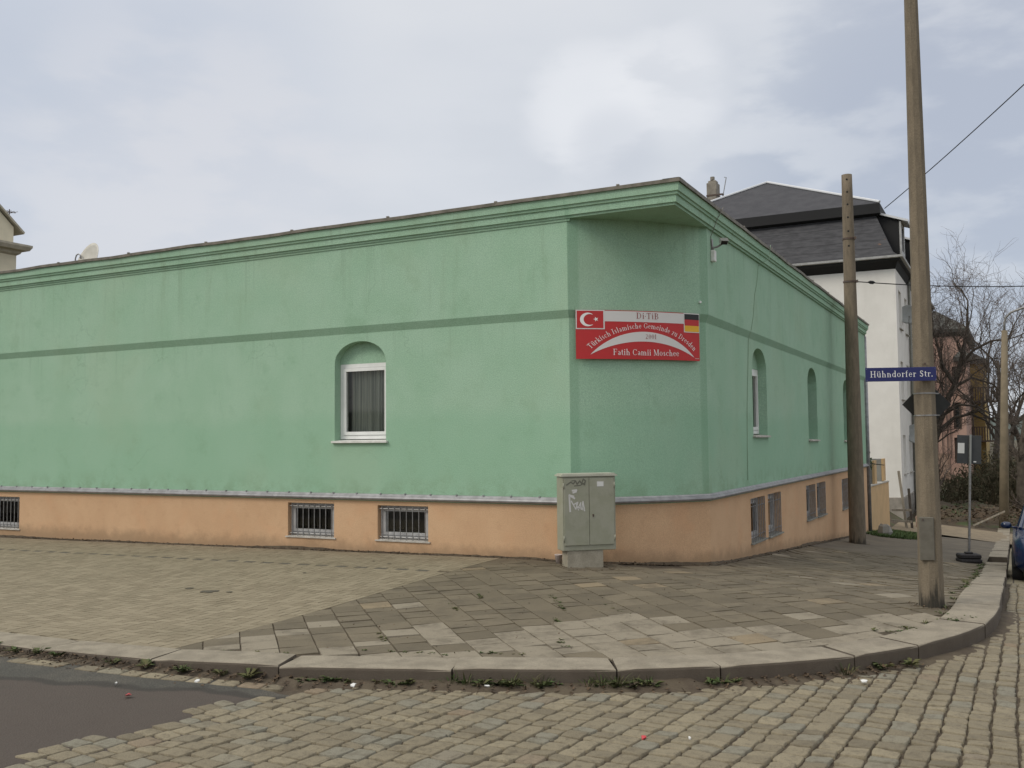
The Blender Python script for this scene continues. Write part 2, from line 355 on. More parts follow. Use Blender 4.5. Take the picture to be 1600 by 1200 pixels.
def wear(H, c):
    return H['mix'](H['math']('MULTIPLY', H['rng'](H['noise'](16, 8, .75), .46, .66), .6), c, (.090, .073, .047))
M_['cobble'] = mat('sandstone_cobble', (.2, .2, .2), .85, tint=tint_cob, bump=.75, bscale=70, speck=.16, speckscale=160, extra=wear)
def tint_slab(mix, rng, s, c):
    c = mix(s.outputs[0], (.108, .088, .057), (.152, .125, .083))
    c = mix(rng(s.outputs[1], .60, .62), c, (.225, .194, .143)); c = mix(rng(s.outputs[1], .90, .92), c, (.215, .168, .105))
    return c
M_['slab'] = mat('pavement_slab', (.2, .2, .2), .88, tint=tint_slab, bump=.5, bscale=90, speck=.14, speckscale=150,
                 extra=lambda H, c: H['mix'](H['math']('MULTIPLY', H['rng'](H['noise'](2.6, 8, .74), .44, .66), .62), c, (.078, .063, .042)))
def tint_pav(mix, rng, s, c):
    c = mix(s.outputs[0], (.185, .152, .099), (.245, .206, .140))
    return mix(rng(s.outputs[1], .98, .99), c, (.085, .075, .058))
M_['paver'] = mat('plaza_paver', (.2, .2, .2), .88, tint=tint_pav, bump=.35, bscale=120, speck=.1, speckscale=200,
                  extra=lambda H, c: H['mix'](H['math']('MULTIPLY', H['rng'](H['noise'](1.1, 8, .65), .45, .7), .35), c, (.155, .132, .083)))
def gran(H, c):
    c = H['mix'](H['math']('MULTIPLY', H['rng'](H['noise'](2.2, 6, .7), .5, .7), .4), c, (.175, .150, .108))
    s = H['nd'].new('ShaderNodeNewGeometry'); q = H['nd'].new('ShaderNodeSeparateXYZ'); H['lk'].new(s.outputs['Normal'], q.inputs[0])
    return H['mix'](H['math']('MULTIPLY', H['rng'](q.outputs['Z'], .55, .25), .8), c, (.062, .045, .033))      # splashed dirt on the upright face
M_['granite'] = mat('kerb_granite', (.27, .235, .178), .85, (.195, .168, .126), 5, bump=.5, bscale=120, speck=.24, speckscale=220, extra=gran)

# ------------------------------------------------------------------ terrain
def smst(t):
    t = min(max(t, 0), 1); return t*t*(3-2*t)
def g(x, y):
    a = .1+.011*max(min(x+1.6, 0), -20); w_ = smst((x+2.2)/2.5); t = y+1.2
    sp_ = 0 if t < -1 else ((t+1)**2/4 if t < 1 else t)
    sp_ = min(sp_, 24)
    return a-.063*sp_*w_-.1*smst(-y/5)-.01*min(max(x, 0), 5)*min(sp_, 8)
def gfar(x, y):                          # ground everywhere, also round the back
    if x < -2.2 and y > 0: return g(x, y)*(1-smst(y/25))-1.6*smst(y/25)
    return g(x, y)

def rdz(x, y=0): return g(x, y)-.115+.080*smst((-x-.4)/2.6)      # the kerb is dropped on the left
mb = MB()
xs = [-2500, -900, -300, -120, -60]+[-40+2*i for i in range(18)]+[-4.4+.55*i for i in range(22)]+[8.2, 10, 14, 20, 30, 60, 150, 400, 1000, 2500]
ys = [-600, -150, -60, -30, -16]+[-14+.8*i for i in range(20)]+[3+1.5*i for i in range(22)]+[38, 45, 60, 90, 150, 300, 700, 2600]
mb.grid([[(x, y, gfar(x, y)-.20 - (0 if abs(x) < 60 and y < 70 else .5)) for x in xs] for y in ys])
fin('ground', mb, M_['soil'], kind='structure', smooth=True)
mb = MB()                                 # far low hills
for k, (d, h0, sd_) in enumerate(((900, 16, 3), (1500, 42, 8))):
    rows = [[], []]
    random.seed(sd_)
    ph = [random.random()*6 for _ in range(4)]
    for i in range(121):
        a = math.pi*2*i/120
        h = h0*(1+.35*math.sin(3*a+ph[0])+.22*math.sin(7*a+ph[1])+.12*math.sin(17*a+ph[2]))
        rows[0].append((d*math.cos(a), d*math.sin(a), -4)); rows[1].append((d*1.25*math.cos(a), d*1.25*math.sin(a), h))
    mb.grid(rows)
fin('hills', mb, mat('wooded_hills', (.05, .07, .06), .95, (.07, .085, .07), .02), kind='structure', smooth=True)
random.seed(11)

# kerb centre lines -------------------------------------------------
KO = [(-30, -6.15), (-10, -6.15), (-5, -6.15), (-3.9, -6.15), (-3, -6.14), (-2.33, -6.09), (-1.33, -5.87), (-.65, -5.63), (-.08, -5.39), (.48, -5.2), (1.04, -4.94), (1.55, -4.63), (2.04, -4.28), (2.54, -3.85), (2.93, -3.36), (3.22, -2.86), (3.41, -2.35), (3.50, -1.75), (3.52, -.8), (3.51, .8), (3.50, 4), (3.49, 9), (3.48, 14), (3.48, 24), (3.47, 60)]
def cut(P, n):
    for _ in range(n):
        Q = [P[0]]
        for a, b in zip(P, P[1:]):
            Q += [(a[0]*.75+b[0]*.25, a[1]*.75+b[1]*.25), (a[0]*.25+b[0]*.75, a[1]*.25+b[1]*.75)]
        P = Q+[P[-1]]
    return P
KO = cut(KO, 2)
KS = [0]
for a, b in zip(KO, KO[1:]): KS.append(KS[-1]+math.dist(a, b))
def kpt(s):
    s = min(max(s, 0), KS[-1]-1e-6)
    import bisect
    i = min(bisect.bisect_right(KS, s)-1, len(KO)-2); t = (s-KS[i])/(KS[i+1]-KS[i])
    a, b = KO[i], KO[i+1]; d = ((b[0]-a[0]), (b[1]-a[1])); l = math.hypot(*d)
    return (a[0]+d[0]*t, a[1]+d[1]*t), (-d[1]/l, d[0]/l)            # point, inward normal (towards the pavement)
KW = .38
KSAMP = [(KS[-1]*i/900) for i in range(901)]
KIN = [(lambda q: (q[0][0]+q[1][0]*KW, q[0][1]+q[1][1]*KW))(kpt(s)) for s in KSAMP]
KOUT = [kpt(s)[0] for s in KSAMP]
def side(P, x, y):                        # >0: on the pavement side of the line
    best = None
    for i in range(0, len(P)-1):
        a = P[i]; dd = (a[0]-x)**2+(a[1]-y)**2
        if best is None or dd < best[0]: best = (dd, i)
    i = min(max(best[1], 1), len(P)-2); a, b = P[i-1], P[i+1]
    return ((b[0]-a[0])*(y-a[1])-(b[1]-a[1])*(x-a[0]))/math.dist(a, b)
KS_SHORT = None

# ---- kerb stones
def s_at_x(x):
    for s in KSAMP:
        p, n = kpt(s)
        if p[0] >= x: return s
joints = [s_at_x(x) for x in (-2.33, -1.30, -.06, 1.05, 1.74, 2.50, 2.95, 3.40)]
while joints[0] > 2: joints.insert(0, joints[0]-random.uniform(1.0, 1.35))
while joints[-1] < KS[-1]-1.5: joints.append(joints[-1]+random.uniform(.8, 1.2))
mb = MB()
for a, b in zip(joints, joints[1:]):
    mid = kpt((a+b)/2)[0]
    if 9.9 < mid[1] < 12.4: continue       # dropped crossing
    dz = random.uniform(-.006, .008); sh = random.uniform(-.006, .006); K = 6; skew = random.uniform(-.03, .03)
    rows = []
    gap = .006
    for i in range(K+1):
        row = []
        for (off, z, bs) in ((sh, -.40, 0), (sh-.003, -.02, 0), (sh+.001, -.005, 0), (sh+.009, .0, 0), (KW-.012, .0, 1), (KW, -.01, 1), (KW, -.3, 1)):
            t = i/K; s = a+gap+(b-a-2*gap)*t + skew*(bs)*(1 if i in (0, K) else 0)*.6
            if i in (0, K) and off > .01: s += (.004 if i == 0 else -.004)
            p, n = kpt(s)
            x, y = p[0]+n[0]*off, p[1]+n[1]*off
            zz = g(*mid)*0+g(p[0]+n[0]*.19, p[1]+n[1]*.19)+.012+dz+z
            if i in (0, K) and z > -.02: zz -= .007
            row.append((x, y, zz))
        rows.append(row)
    mb.grid(rows); mb.face(rows[0]); mb.face(rows[-1][::-1])
fin('kerb', mb, M_['granite'], kind='structure')

# ---- paving made of separate stones in one sheet
def stones(mb, poly, zf, tint, drop, inset, crown=0, tilt=0):
    cx = sum(p[0] for p in poly)/len(poly); cy = sum(p[1] for p in poly)/len(poly)
    R_ = sum(math.hypot(p[0]-cx, p[1]-cy) for p in poly)/len(poly)
    k = max(.3, 1-inset/R_); tx, ty, j = random.uniform(-tilt, tilt), random.uniform(-tilt, tilt), random.uniform(-tilt, tilt)*.06
    Z = lambda x, y: zf(x, y)+tx*(x-cx)+ty*(y-cy)+j
    lo = [(x, y, Z(x, y)-drop) for x, y in poly]
    n = len(poly); b = len(mb.v); mb.v += lo
    if crown:
        k1 = (1+k)/2+.02
        m1 = [(cx+(x-cx)*k1, cy+(y-cy)*k1, Z(x, y)-crown*.55) for x, y in poly]
        hi = [(cx+(x-cx)*k, cy+(y-cy)*k, Z(x, y)-crown*.12) for x, y in poly]
        k3 = k*.55; h2 = [(cx+(x-cx)*k3, cy+(y-cy)*k3, Z(x, y)) for x, y in poly]
        mb.v += m1+hi+h2; rings = 3
    else:
        hi = [(cx+(x-cx)*k, cy+(y-cy)*k, Z(x, y)) for x, y in poly]; mb.v += hi; rings = 1
    for r in range(rings):
        for i in range(n):
            q = b+r*n; mb.f.append((q+i, q+(i+1) % n, q+n+(i+1) % n, q+n+i)); mb.t.append(tint)
    mb.f.append(tuple(range(b+rings*n, b+rings*n+n))); mb.t.append(tint)
def clip(poly, a, b, c_):                 # keep a*x+b*y >= c
    out_ = []
    for i in range(len(poly)):
        p, q = poly[i], poly[(i+1) % len(poly)]; dp, dq = a*p[0]+b*p[1]-c_, a*q[0]+b*q[1]-c_
        if dp >= 0: out_.append(p)
        if dp*dq < 0: t = dp/(dp-dq); out_.append((p[0]+(q[0]-p[0])*t, p[1]+(q[1]-p[1])*t))
    return out_
def area(p): return abs(sum(p[i][0]*p[(i+1) % len(p)][1]-p[(i+1) % len(p)][0]*p[i][1] for i in range(len(p))))/2
random.seed(3)
BX = -2.42                                # seam between the plaza and the slabs
mb = MB(); W2 = .1
def herr():
    res = []
    for i in range(-160, 40):
        for j in range(-80, 30):
            x, y = i*W2, j*W2
            r = (i-j) % 4
            if r == 0: res.append((x, y, x+2*W2, y+W2))          # lying brick
            elif r == 3: res.append((x, y, x+W2, y+2*W2))        # standing brick
    return res
ROWY = -1.40
for (x0, y0, x1, y1) in herr():
    if x1 < -15.6 or x0 > BX or y1 < -6.0 or y0 > -.02: continue
    if y0 < ROWY+.1 and y1 > ROWY:
        P0 = []
        if y0 < ROWY-.01: P0 = [(x0, y0), (x1, y0), (x1, ROWY), (x0, ROWY)]
        elif y1 > ROWY+.11: P0 = [(x0, ROWY+.1), (x1, ROWY+.1), (x1, y1), (x0, y1)]
        if not P0: continue
    else: P0 = [(x0, y0), (x1, y0), (x1, y1), (x0, y1)]
    gq = .0022
    P0 = [(x+(gq if i in (0, 3) else -gq)+random.uniform(-.001, .001), y+(gq if i < 2 else -gq)+random.uniform(-.001, .001)) for i, (x, y) in enumerate(P0)]
    P0 = clip(P0, -1, 0, -BX+.004)
    if len(P0) < 3 or area(P0) < .0008: continue
    cx = sum(p[0] for p in P0)/len(P0); cy = sum(p[1] for p in P0)/len(P0)
    if cy < -5.4 and side(KIN, cx, cy) < 0: continue
    stones(mb, P0, g, (random.random(), random.random()*.97, 0), .012, .003, tilt=.012)
x = -15.6
while x < BX-.3:
    for wd, dk in ((.17, 1), (.14, 0)):
        stones(mb, [(x+.002, ROWY+.002), (x+wd-.002, ROWY+.002), (x+wd-.002, ROWY+.098), (x+.002, ROWY+.098)], g, (random.random(), 1 if dk else .2, 0), .012, .003, tilt=.012); x += wd
fin('plaza', mb, M_['paver'], kind='structure', fix=False)

mb = MB(); TH = rad(-46); A_ = .295
ux, uy = math.cos(TH), math.sin(TH); vx, vy = -uy, ux
def warp(u, v):
    th = rad(3.0)*max(-1, min(6, v))      # rows swing round with the corner
    x = -1+u*ux+v*vx; y = -3+u*uy+v*vy
    return x, y
random.seed(5)
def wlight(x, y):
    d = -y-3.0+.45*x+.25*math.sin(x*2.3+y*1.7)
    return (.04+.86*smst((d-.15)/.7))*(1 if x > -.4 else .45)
for j in range(-26, 70):
    u = -9+random.random()*.3
    while u < 9:
        ln = random.choice((.295, .295, .295, .295, .2))
        v = j*A_; gq = .004
        P0 = [warp(u+gq, v+gq), warp(u+ln-gq, v+gq), warp(u+ln-gq, v+A_-gq), warp(u+gq, v+A_-gq)]
        u += ln
        cx = sum(p[0] for p in P0)/4; cy = sum(p[1] for p in P0)/4
        if cx < BX-.3 or cx > 3.6 or cy > 8.6 or cy < -6.2: continue
        if cx < -.25 and cy > .25: continue
        if cx > -2.5 and cy > 1.6 and cx < -.2: continue
        P0 = clip([(x+random.uniform(-.003, .003), y+random.uniform(-.003, .003)) for x, y in P0], 1, 0, BX+.002)
        if len(P0) < 3 or area(P0) < .004: continue
        if (cy < -.5 or cx > 2.9) and side(KIN, cx, cy) < -.03: continue
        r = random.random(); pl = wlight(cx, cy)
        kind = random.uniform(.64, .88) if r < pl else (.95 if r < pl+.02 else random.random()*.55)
        stones(mb, P0, g, (random.random(), kind, 0), .016, .0035, tilt=.026)
fin('pavement', mb, M_['slab'], kind='structure', fix=False)

# ---- cobbled road
random.seed(9)
mb = MB(); cols_ = []
xc = -3.4
while xc < 8.6:
    wd = random.uniform(.135, .165) if xc < 2.0 else random.uniform(.142, .172)
    cols_.append((xc, xc+wd)); xc += wd
def slope(x):
    return .155 if x < -1 else (.155-.035*(x+1)/2.7 if x < 1.7 else (.12-.05*(x-1.7)/1.2 if x < 2.9 else max(0, .07-.09*(x-2.9))))
def rx(x, y): return x+slope(x)*(y+6.3 if y < -1 else 5.3)*(.8)+.009*math.sin(y*1.5+x*1.3)+.003*math.sin(y*6+x*2.3)
zr_ = lambda x, y: rdz(x, y)+.006
def asph_edge(y): return -1.27+.14*(y+7.6)+.04*math.sin(y*6)
for x0, x1 in cols_:
    y = -9.2+random.random()*.2
    while y < (6.5 if x0 > 3 else -1.5):
        ln = random.choice((.095, .11, .125, .135, .15, .175)); y1 = y+ln
        j_ = lambda: random.uniform(-.012, .012)
        sk = random.uniform(-.012, .012)
        q = [(rx(x0, y)+.006+j_()*.6, y+.005+sk), (rx(x1, y)-.006+j_()*.6, y+.005-sk), (rx(x1, y1)-.006+j_()*.6, y1-.005-sk), (rx(x0, y1)+.006+j_()*.6, y1-.005+sk)]
        y = y1
        cx = sum(p[0] for p in q)/4; cy = sum(p[1] for p in q)/4
        if cx < asph_edge(cy)+.02 and cy < -6.0: continue
        if cx < -.9 and cy > -6.25: continue
        if side(KOUT, cx, cy) > -.05 and cy < 7 and cx < 3.8: continue
        dk = math.dist((cx, cy), (1.1, -5.1))
        oc = []
        for i in range(4):
            a, b, c_ = q[i-1], q[i], q[(i+1) % 4]; k = random.uniform(.08, .17)
            oc.append((b[0]+(a[0]-b[0])*k, b[1]+(a[1]-b[1])*k))
            k2 = k*.35; oc.append((b[0]+(a[0]-b[0])*k2*.8+(c_[0]-b[0])*k2*.8, b[1]+(a[1]-b[1])*k2*.8+(c_[1]-b[1])*k2*.8))
            k = random.uniform(.08, .17); oc.append((b[0]+(c_[0]-b[0])*k, b[1]+(c_[1]-b[1])*k))
            mx_ = random.uniform(-.009, .009); oc.append(((b[0]+c_[0])/2+mx_, (b[1]+c_[1])/2+mx_))
        stones(mb, oc, zr_, (min(1, max(0, random.gauss(.55, .2))), random.random(), 0), .05, .011, crown=.0045, tilt=.05)
# single sett course along the kerb in front of the asphalt
sa = s_at_x(-9)
while kpt(sa)[0][0] < -1.15:
    ln = random.uniform(.15, .22); q = []
    for ss, o in ((sa+.006, .26), (sa+ln-.006, .26), (sa+ln-.006, .13), (sa+.006, .13)):
        p, n = kpt(ss); q.append((p[0]-n[0]*o+random.uniform(-.006, .006), p[1]-n[1]*o+random.uniform(-.006, .006)))
    if random.random() < .85: stones(mb, q, lambda a, b: rdz(a, b)+.006, (random.random(), random.random(), 0), .04, .015, crown=.008, tilt=.02)
    sa += ln
fin('road', mb, M_['cobble'], kind='structure', smooth=True, fix=False)
# packed dirt in the joints, under all stones
mb = MB()
mb.grid([[(x, y, rdz(x, y)-.013) for x in [-3.4+.35*i for i in range(38)]] for y in [-9.8+.35*i for i in range(55)]])
fin('road_bedding', mb, M_['dirt'], kind='structure', smooth=True)
mb = MB()
mb.grid([[(x, y, g(x, y)-.009) for x in [-15.7+.6*i for i in range(23)]+[BX]] for y in [-6.05+.35*i for i in range(18)]])
mb.grid([[(x, y, g(x, y)-.010) for x in [BX+.35*i for i in range(17)]] for y in [-5.9+.35*i for i in range(42)]])
# trim the bedding back to the kerb
keep = MB()
for f in mb.f:
    pts = [mb.v[i] for i in f]
    if all(side(KOUT, p[0], p[1]) > .16 for p in pts): keep.face(pts)
fin('pavement_bedding', keep, M_['dirt'], kind='structure')
# asphalt on the left
mb = MB(); rows = []
for i in range(60):
    y = -13+i*(6.93/59)
    e_ = asph_edge(y)+.02+.018*math.sin(y*23)+.012*math.sin(y*51)
    xl = [-30, -20, -14, -10, -8, -6, -5, -4, -3.4, -2.8, -2.2, -1.6]
    rows.append([(min(x, e_-.05), y, rdz(min(x, e_-.05), y)-.003+.004*math.sin(x*7)*math.sin(y*6)) for x in xl]+[(e_, y, rdz(e_, y)-.005), (e_+.05, y, rdz(e_, y)-.012), (e_+.30, y, rdz(e_, y)-.016)])
mb.grid(rows)
fin('asphalt_road', mb, M_['asphalt'], kind='structure')
# road further off and behind the camera: the same setts as a sheet
def setts(H, c):
    t = H['nd'].new('ShaderNodeTexBrick'); mp_ = H['nd'].new('ShaderNodeMapping'); mp_.inputs['Rotation'].default_value = (0, 0, rad(90)); H['lk'].new(H['pos'], mp_.inputs[0]); H['lk'].new(mp_.outputs[0], t.inputs[0])
    t.inputs['Scale'].default_value = 1; t.inputs['Brick Width'].default_value = .17; t.inputs['Row Height'].default_value = .2; t.inputs['Mortar Size'].default_value = .012
    t.inputs['Color1'].default_value = (.28, .24, .155, 1); t.inputs['Color2'].default_value = (.19, .165, .105, 1); t.inputs['Mortar'].default_value = (.05, .04, .028, 1)
    return t.outputs[0]
m_setts = mat('distant_setts', (.2, .2, .2), .9, extra=setts, bump=.3)
mb = MB()
mb.grid([[(x, y, g(min(x, 5), y)-.128) for x in (3.50, 4, 5, 6.5, 8, 9.5)] for y in [6.4+1.5*i for i in range(40)]])
mb.grid([[(x, y, g(x, y)-.128) for x in [-1.2+1.0*i for i in range(12)]] for y in (-30, -24, -19, -15, -12, -10, -9.1)])
fin('far_road', mb, m_setts, kind='structure')
# worn apron and sandy crossing beyond the slabs
mb = MB()
ap = [[(x, y, g(x, y)-.002+.004*math.sin(x*5+y)) for x in (0.0, .4, .8, 1.2, 1.6, 2, 2.4, 2.8, 3.13)] for y in [8.3+.5*i for i in range(27)]]
mb.grid(ap)
fin('footway', mb, M_['apron'], kind='structure', smooth=True)
mb = MB()
mb.grid([[(x, y+.35*math.sin(x*1.3), g(x, y)+.015) for x in [.02+.55*i for i in range(7)]+[3.6, 3.9]] for y in [21.6+.62*i for i in range(8)]])
fin('sandy_path', mb, M_['sand'], kind='structure', smooth=True)

# ================================================================== the green mosque building
ZC, ZB1, ZB0, ZT = 4.56, 3.338, 3.24, .812
A = (-1.408, 0.0); B = (0.0, 1.446); SAG = .12
def arc(t, off=0):
    c_ = math.dist(A, B); R0 = (c_*c_/4+SAG*SAG)/(2*SAG); n = ((B[1]-A[1])/c_, -(B[0]-A[0])/c_)
    Mx, My = (A[0]+B[0])/2, (A[1]+B[1])/2; Ox, Oy = Mx-n[0]*(R0-SAG), My-n[1]*(R0-SAG)
    a = math.asin(c_/2/R0); th = -a+2*a*t; d = ((B[0]-A[0])/c_, (B[1]-A[1])/c_)
    rr = R0+off
    return (Ox+n[0]*rr*math.cos(th)+d[0]*rr*math.sin(th), Oy+n[1]*rr*math.cos(th)+d[1]*rr*math.sin(th))
ARC = [arc(i/16) for i in range(17)]
LX, RY = -24.0, 17.3
def sweep(mb, path, prof, closed=True):
    n = len(path); rows = []
    for off, z in prof: rows.append([])
    for i, p in enumerate(path):
        a = path[i-1] if (closed or i) else None; b = path[(i+1) % n] if (closed or i < n-1) else None
        ns = []
        for q0, q1 in ((a, p), (p, b)):
            if q0 is None or q1 is None: continue
            d = (q1[0]-q0[0], q1[1]-q0[1]); l = math.hypot(*d); ns.append((d[1]/l, -d[0]/l))
        if len(ns) == 1: nx, ny = ns[0]
        else:
            sx, sy = ns[0][0]+ns[1][0], ns[0][1]+ns[1][1]; k = 2/(sx*sx+sy*sy)*1.0; nx, ny = sx*k, sy*k
        for r, (off, z) in zip(rows, prof): r.append((p[0]+nx*off, p[1]+ny*off, z))
    mb.grid(rows, closed)
PATH = [(LX, 0)]+ARC+[(0, RY), (LX, RY)]
mos = empty('mosque_building', (0, 0, 0), 'single storey green rendered corner building with orange base and a cut back rounded corner', 'building')

def arch(u0, u1, zb, zs, za, n=16, pw=1.0):
    pts = [(u0, zb), (u1, zb)]
    for i in range(n+1):
        t = math.pi*i/n; c_, s_ = math.cos(t), math.sin(t)
        pts.append(((u0+u1)/2+(u1-u0)/2*(abs(c_)**pw)*(1 if c_ >= 0 else -1), zs+(za-zs)*s_**(1/pw if pw != 1 else 1)))
    return pts
def wallface(mb, u0, u1, z0, z1, ops, mp_):
    """wall strip with openings; mp_(u, z, depth) -> xyz"""
    ops = sorted(ops, key=lambda o: o['pts'][0][0]); cu = u0
    for o in ops:
        P = o['pts']; a, b = P[0][0], P[1][0]
        mb.face([mp_(cu, z0, 0), mp_(a, z0, 0), mp_(a, z1, 0), mp_(cu, z1, 0)])
        mb.face([mp_(a, z0, 0), mp_(b, z0, 0), mp_(b, P[1][1], 0), mp_(a, P[0][1], 0)])
        top = P[2:]
        for p, q in zip(top, top[1:]): mb.face([mp_(q[0], q[1], 0), mp_(p[0], p[1], 0), mp_(p[0], z1, 0), mp_(q[0], z1, 0)])
        for i in range(len(P)):
            p, q = P[i], P[(i+1) % len(P)]
            if math.dist(p, q) > 1e-4: mb.face([mp_(*p, 0), mp_(*q, 0), mp_(*q, o['d']), mp_(*p, o['d'])])
        if o.get('back'): mb.face([mp_(u, z, o['d']) for u, z in P])
        cu = b
    mb.face([mp_(cu, z0, 0), mp_(u1, z0, 0), mp_(u1, z1, 0), mp_(cu, z1, 0)])
mL = lambda u, z, d: (u, d, z)
mR = lambda u, z, d: (-d, u, z)
def rect(u0, u1, z0, z1): return [(u0, z0), (u1, z0), (u1, z1), (u0, z1)]
aL = dict(pts=arch(-5.203, -4.289, 1.66, 2.81, 3.12), d=.30)
aR = [dict(pts=arch(4.03, 5.045, 1.69, 2.80, 3.125, pw=.85), d=.30),
      dict(pts=arch(8.76, 9.785, 1.60, 2.78, 3.10, pw=.85), d=.34), dict(pts=arch(13.40, 14.42, 1.56, 2.75, 3.08, pw=.85), d=.34)]
aL2 = dict(pts=arch(-18.6, -17.7, 1.66, 2.81, 3.12), d=.30)
bL = [(-21.2, -20.4, .13, .72), (-13.12, -12.285, .13, .715), (-6.08, -5.213, .24, .747), (-4.437, -3.583, .245, .742)]
bR = [(3.73, 4.69, .0, .70), (4.93, 5.93, -.01, .705), (8.31, 9.28, .0, .69), (9.48, 10.49, -.015, .692), (12.80, 13.75, -.09, .64), (14.05, 15.0, -.10, .64)]
mb = MB()
wallface(mb, LX, A[0], ZT-.01, ZB0, [aL, aL2], mL)
wallface(mb, B[1], RY, ZT-.01, ZB0, aR, mR)
mb.grid([[(x, y, z) for x, y in ARC] for z in (ZT-.01, ZB0)])
mb.grid([[(x, y, z) for x, y in ((0, RY), (LX, RY), (LX, 0))] for z in (ZT-.01, ZB0)])
sweep(mb, PATH, [(0, ZB0-.005), (.040, ZB1), (.042, ZC)])
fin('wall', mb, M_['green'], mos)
mb = MB()
wallface(mb, LX, A[0], -.6, ZT-.01, [dict(pts=rect(*q), d=.22) for q in bL], mL)
wallface(mb, B[1], RY, -2.2, ZT-.01, [dict(pts=rect(*q), d=.22) for q in bR], mR)
mb.grid([[(x, y, z) for x, y in ARC] for z in (-.6, ZT-.01)])
mb.grid([[(x, y, z) for x, y in ((0, RY), (LX, RY), (LX, 0))] for z in (-2.2, ZT-.01)])
fin('base_wall', mb, M_['orange'], mos)
mb = MB()
sweep(mb, PATH, [(0.001, .905), (.016, .902), (.03, .887), (.034, .872), (.055, .866), (.062, .845), (.055, .826), (.035, .816), (.001, .812)])
for i in range(60):                       # little clips and rivets on the flashing
    x = LX+.3+i*.42
    if x < A[0]-.1: mb.box((x, -.03, .892), (x+.02, -.012, .918))
fin('base_flashing', mb, M_['trim'], mos, smooth=False)
CP = [(LX, 0), (0, 0), (0, RY), (LX, RY)]
mb = MB()
sweep(mb, CP, [(-.02, 4.535), (.072, 4.535), (.074, 4.566), (.098, 4.568), (.100, 4.655), (.120, 4.659), (.124, 4.69), (.144, 4.696), (.150, 4.800), (0, 4.802)])
mb.face([(LX+.01, .01, 4.536), (-.01, .01, 4.536), (-.01, RY-.01, 4.536), (LX+.01, RY-.01, 4.536)])
sweep(mb, [(LX, 0), A, (A[0], .5), (LX, .5)], [(.041, 4.50), (.055, 4.503), (.058, 4.534), (.0, 4.534)])
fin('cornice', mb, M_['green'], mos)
mb = MB(); random.seed(21)
wob = lambda t: .006*math.sin(t*2.1)+.004*math.sin(t*5.3)
def edge_run(p0, p1, nrm, n):
    rows = [[] for _ in range(5)]
    for i in range(n+1):
        t = i/n; x = p0[0]+(p1[0]-p0[0])*t; y = p0[1]+(p1[1]-p0[1])*t; wv = wob(x+y*1.3)*math.sin(math.pi*t)
        for r, (o, z) in zip(rows, ((.150, 4.803), (.176, 4.796), (.182, 4.838), (.160, 4.846), (-.05, 4.846))): r.append((x+nrm[0]*o, y+nrm[1]*o, z+wv))
    mb.grid(rows)
e0 = .0
edge_run((LX, 0), (0+.176, 0), (0, -1), 80); edge_run((0, -.176), (0, RY+.1), (1, 0), 60)
for i in range(14): mb.box((LX+.6+i*1.75, -.185, 4.84), (LX+.635+i*1.75, -.15, 4.858))
for i in range(9): mb.box((.15, 1.1+i*1.9, 4.84), (.185, 1.14+i*1.9, 4.857))
fin('roof_edge', mb, M_['edge'], mos)
mb = MB(); mb.grid([[(x, y, 4.845+.05*math.sin(y*.18)) for x in (LX+.1, -12, -.1)] for y in (.1, 6, 11, RY-.1)]); fin('roof', mb, M_['roofing'], mos)

def frame_window(parent, name, mp_, u0, u1, z0, z1, dep, mframe, fwid=.055, sash=.05, label=None):
    """casement: outer frame, sash, glass; parts of the window sit under its frame"""
    mb = MB()
    def bar(a, b, c_, d_, d0, d1):
        P = [mp_(a, c_, d0), mp_(b, c_, d0), mp_(b, d_, d0), mp_(a, d_, d0)]; Q = [mp_(a, c_, d1), mp_(b, c_, d1), mp_(b, d_, d1), mp_(a, d_, d1)]
        mb.face(P); mb.face(Q[::-1])
        for i in range(4): mb.face([P[i], P[(i+1) % 4], Q[(i+1) % 4], Q[i]])
    f = fwid
    bar(u0, u0+f, z0, z1, dep, dep+.07); bar(u1-f, u1, z0, z1, dep, dep+.07); bar(u0+f, u1-f, z0, z0+f, dep, dep+.07); bar(u0+f, u1-f, z1-f, z1, dep, dep+.07)
    s = sash; a, b, c_, d_ = u0+f+.004, u1-f-.004, z0+f+.004, z1-f-.004
    bar(a, a+s, c_, d_, dep-.012, dep+.05); bar(b-s, b, c_, d_, dep-.012, dep+.05); bar(a+s, b-s, c_, c_+s, dep-.012, dep+.05); bar(a+s, b-s, d_-s, d_, dep-.012, dep+.05)
    win = fin(name, mb, mframe, parent)
    if label: win['label'] = label
    m2 = MB(); m2.face([mp_(a+s, c_+s, dep+.02), mp_(b-s, c_+s, dep+.02), mp_(b-s, d_-s, dep+.02), mp_(a+s, d_-s, dep+.02)])
    fin('glass', m2, M_['glass'], win)
    return win
def curtain(win, mp_, u0, u1, z0, z1, dep):
    mb = MB(); n = 90; rows = [[], []]
    for i in range(n+1):
        u = u0+(u1-u0)*i/n; d = dep+.022*math.sin(i*.9)+.012*math.sin(i*2.1+1)
        rows[0].append(mp_(u, z0, d)); rows[1].append(mp_(u, z1, d))
    mb.grid(rows); fin('curtain', mb, M_['curtain'], win, smooth=True)
def sill(win, mp_, u0, u1, z, mt, out_=.045, th=.028, dep=.14):
    mb = MB(); P = []
    for u in (u0-.035, u1+.035):
        P.append([mp_(u, z-th-.012, -out_), mp_(u, z-th-.012, dep), mp_(u, z+.004, dep), mp_(u, z-.012, -out_)])
    mb.grid(P, True); mb.face(P[0]); mb.face(P[1][::-1]); fin('sill', mb, mt, win)
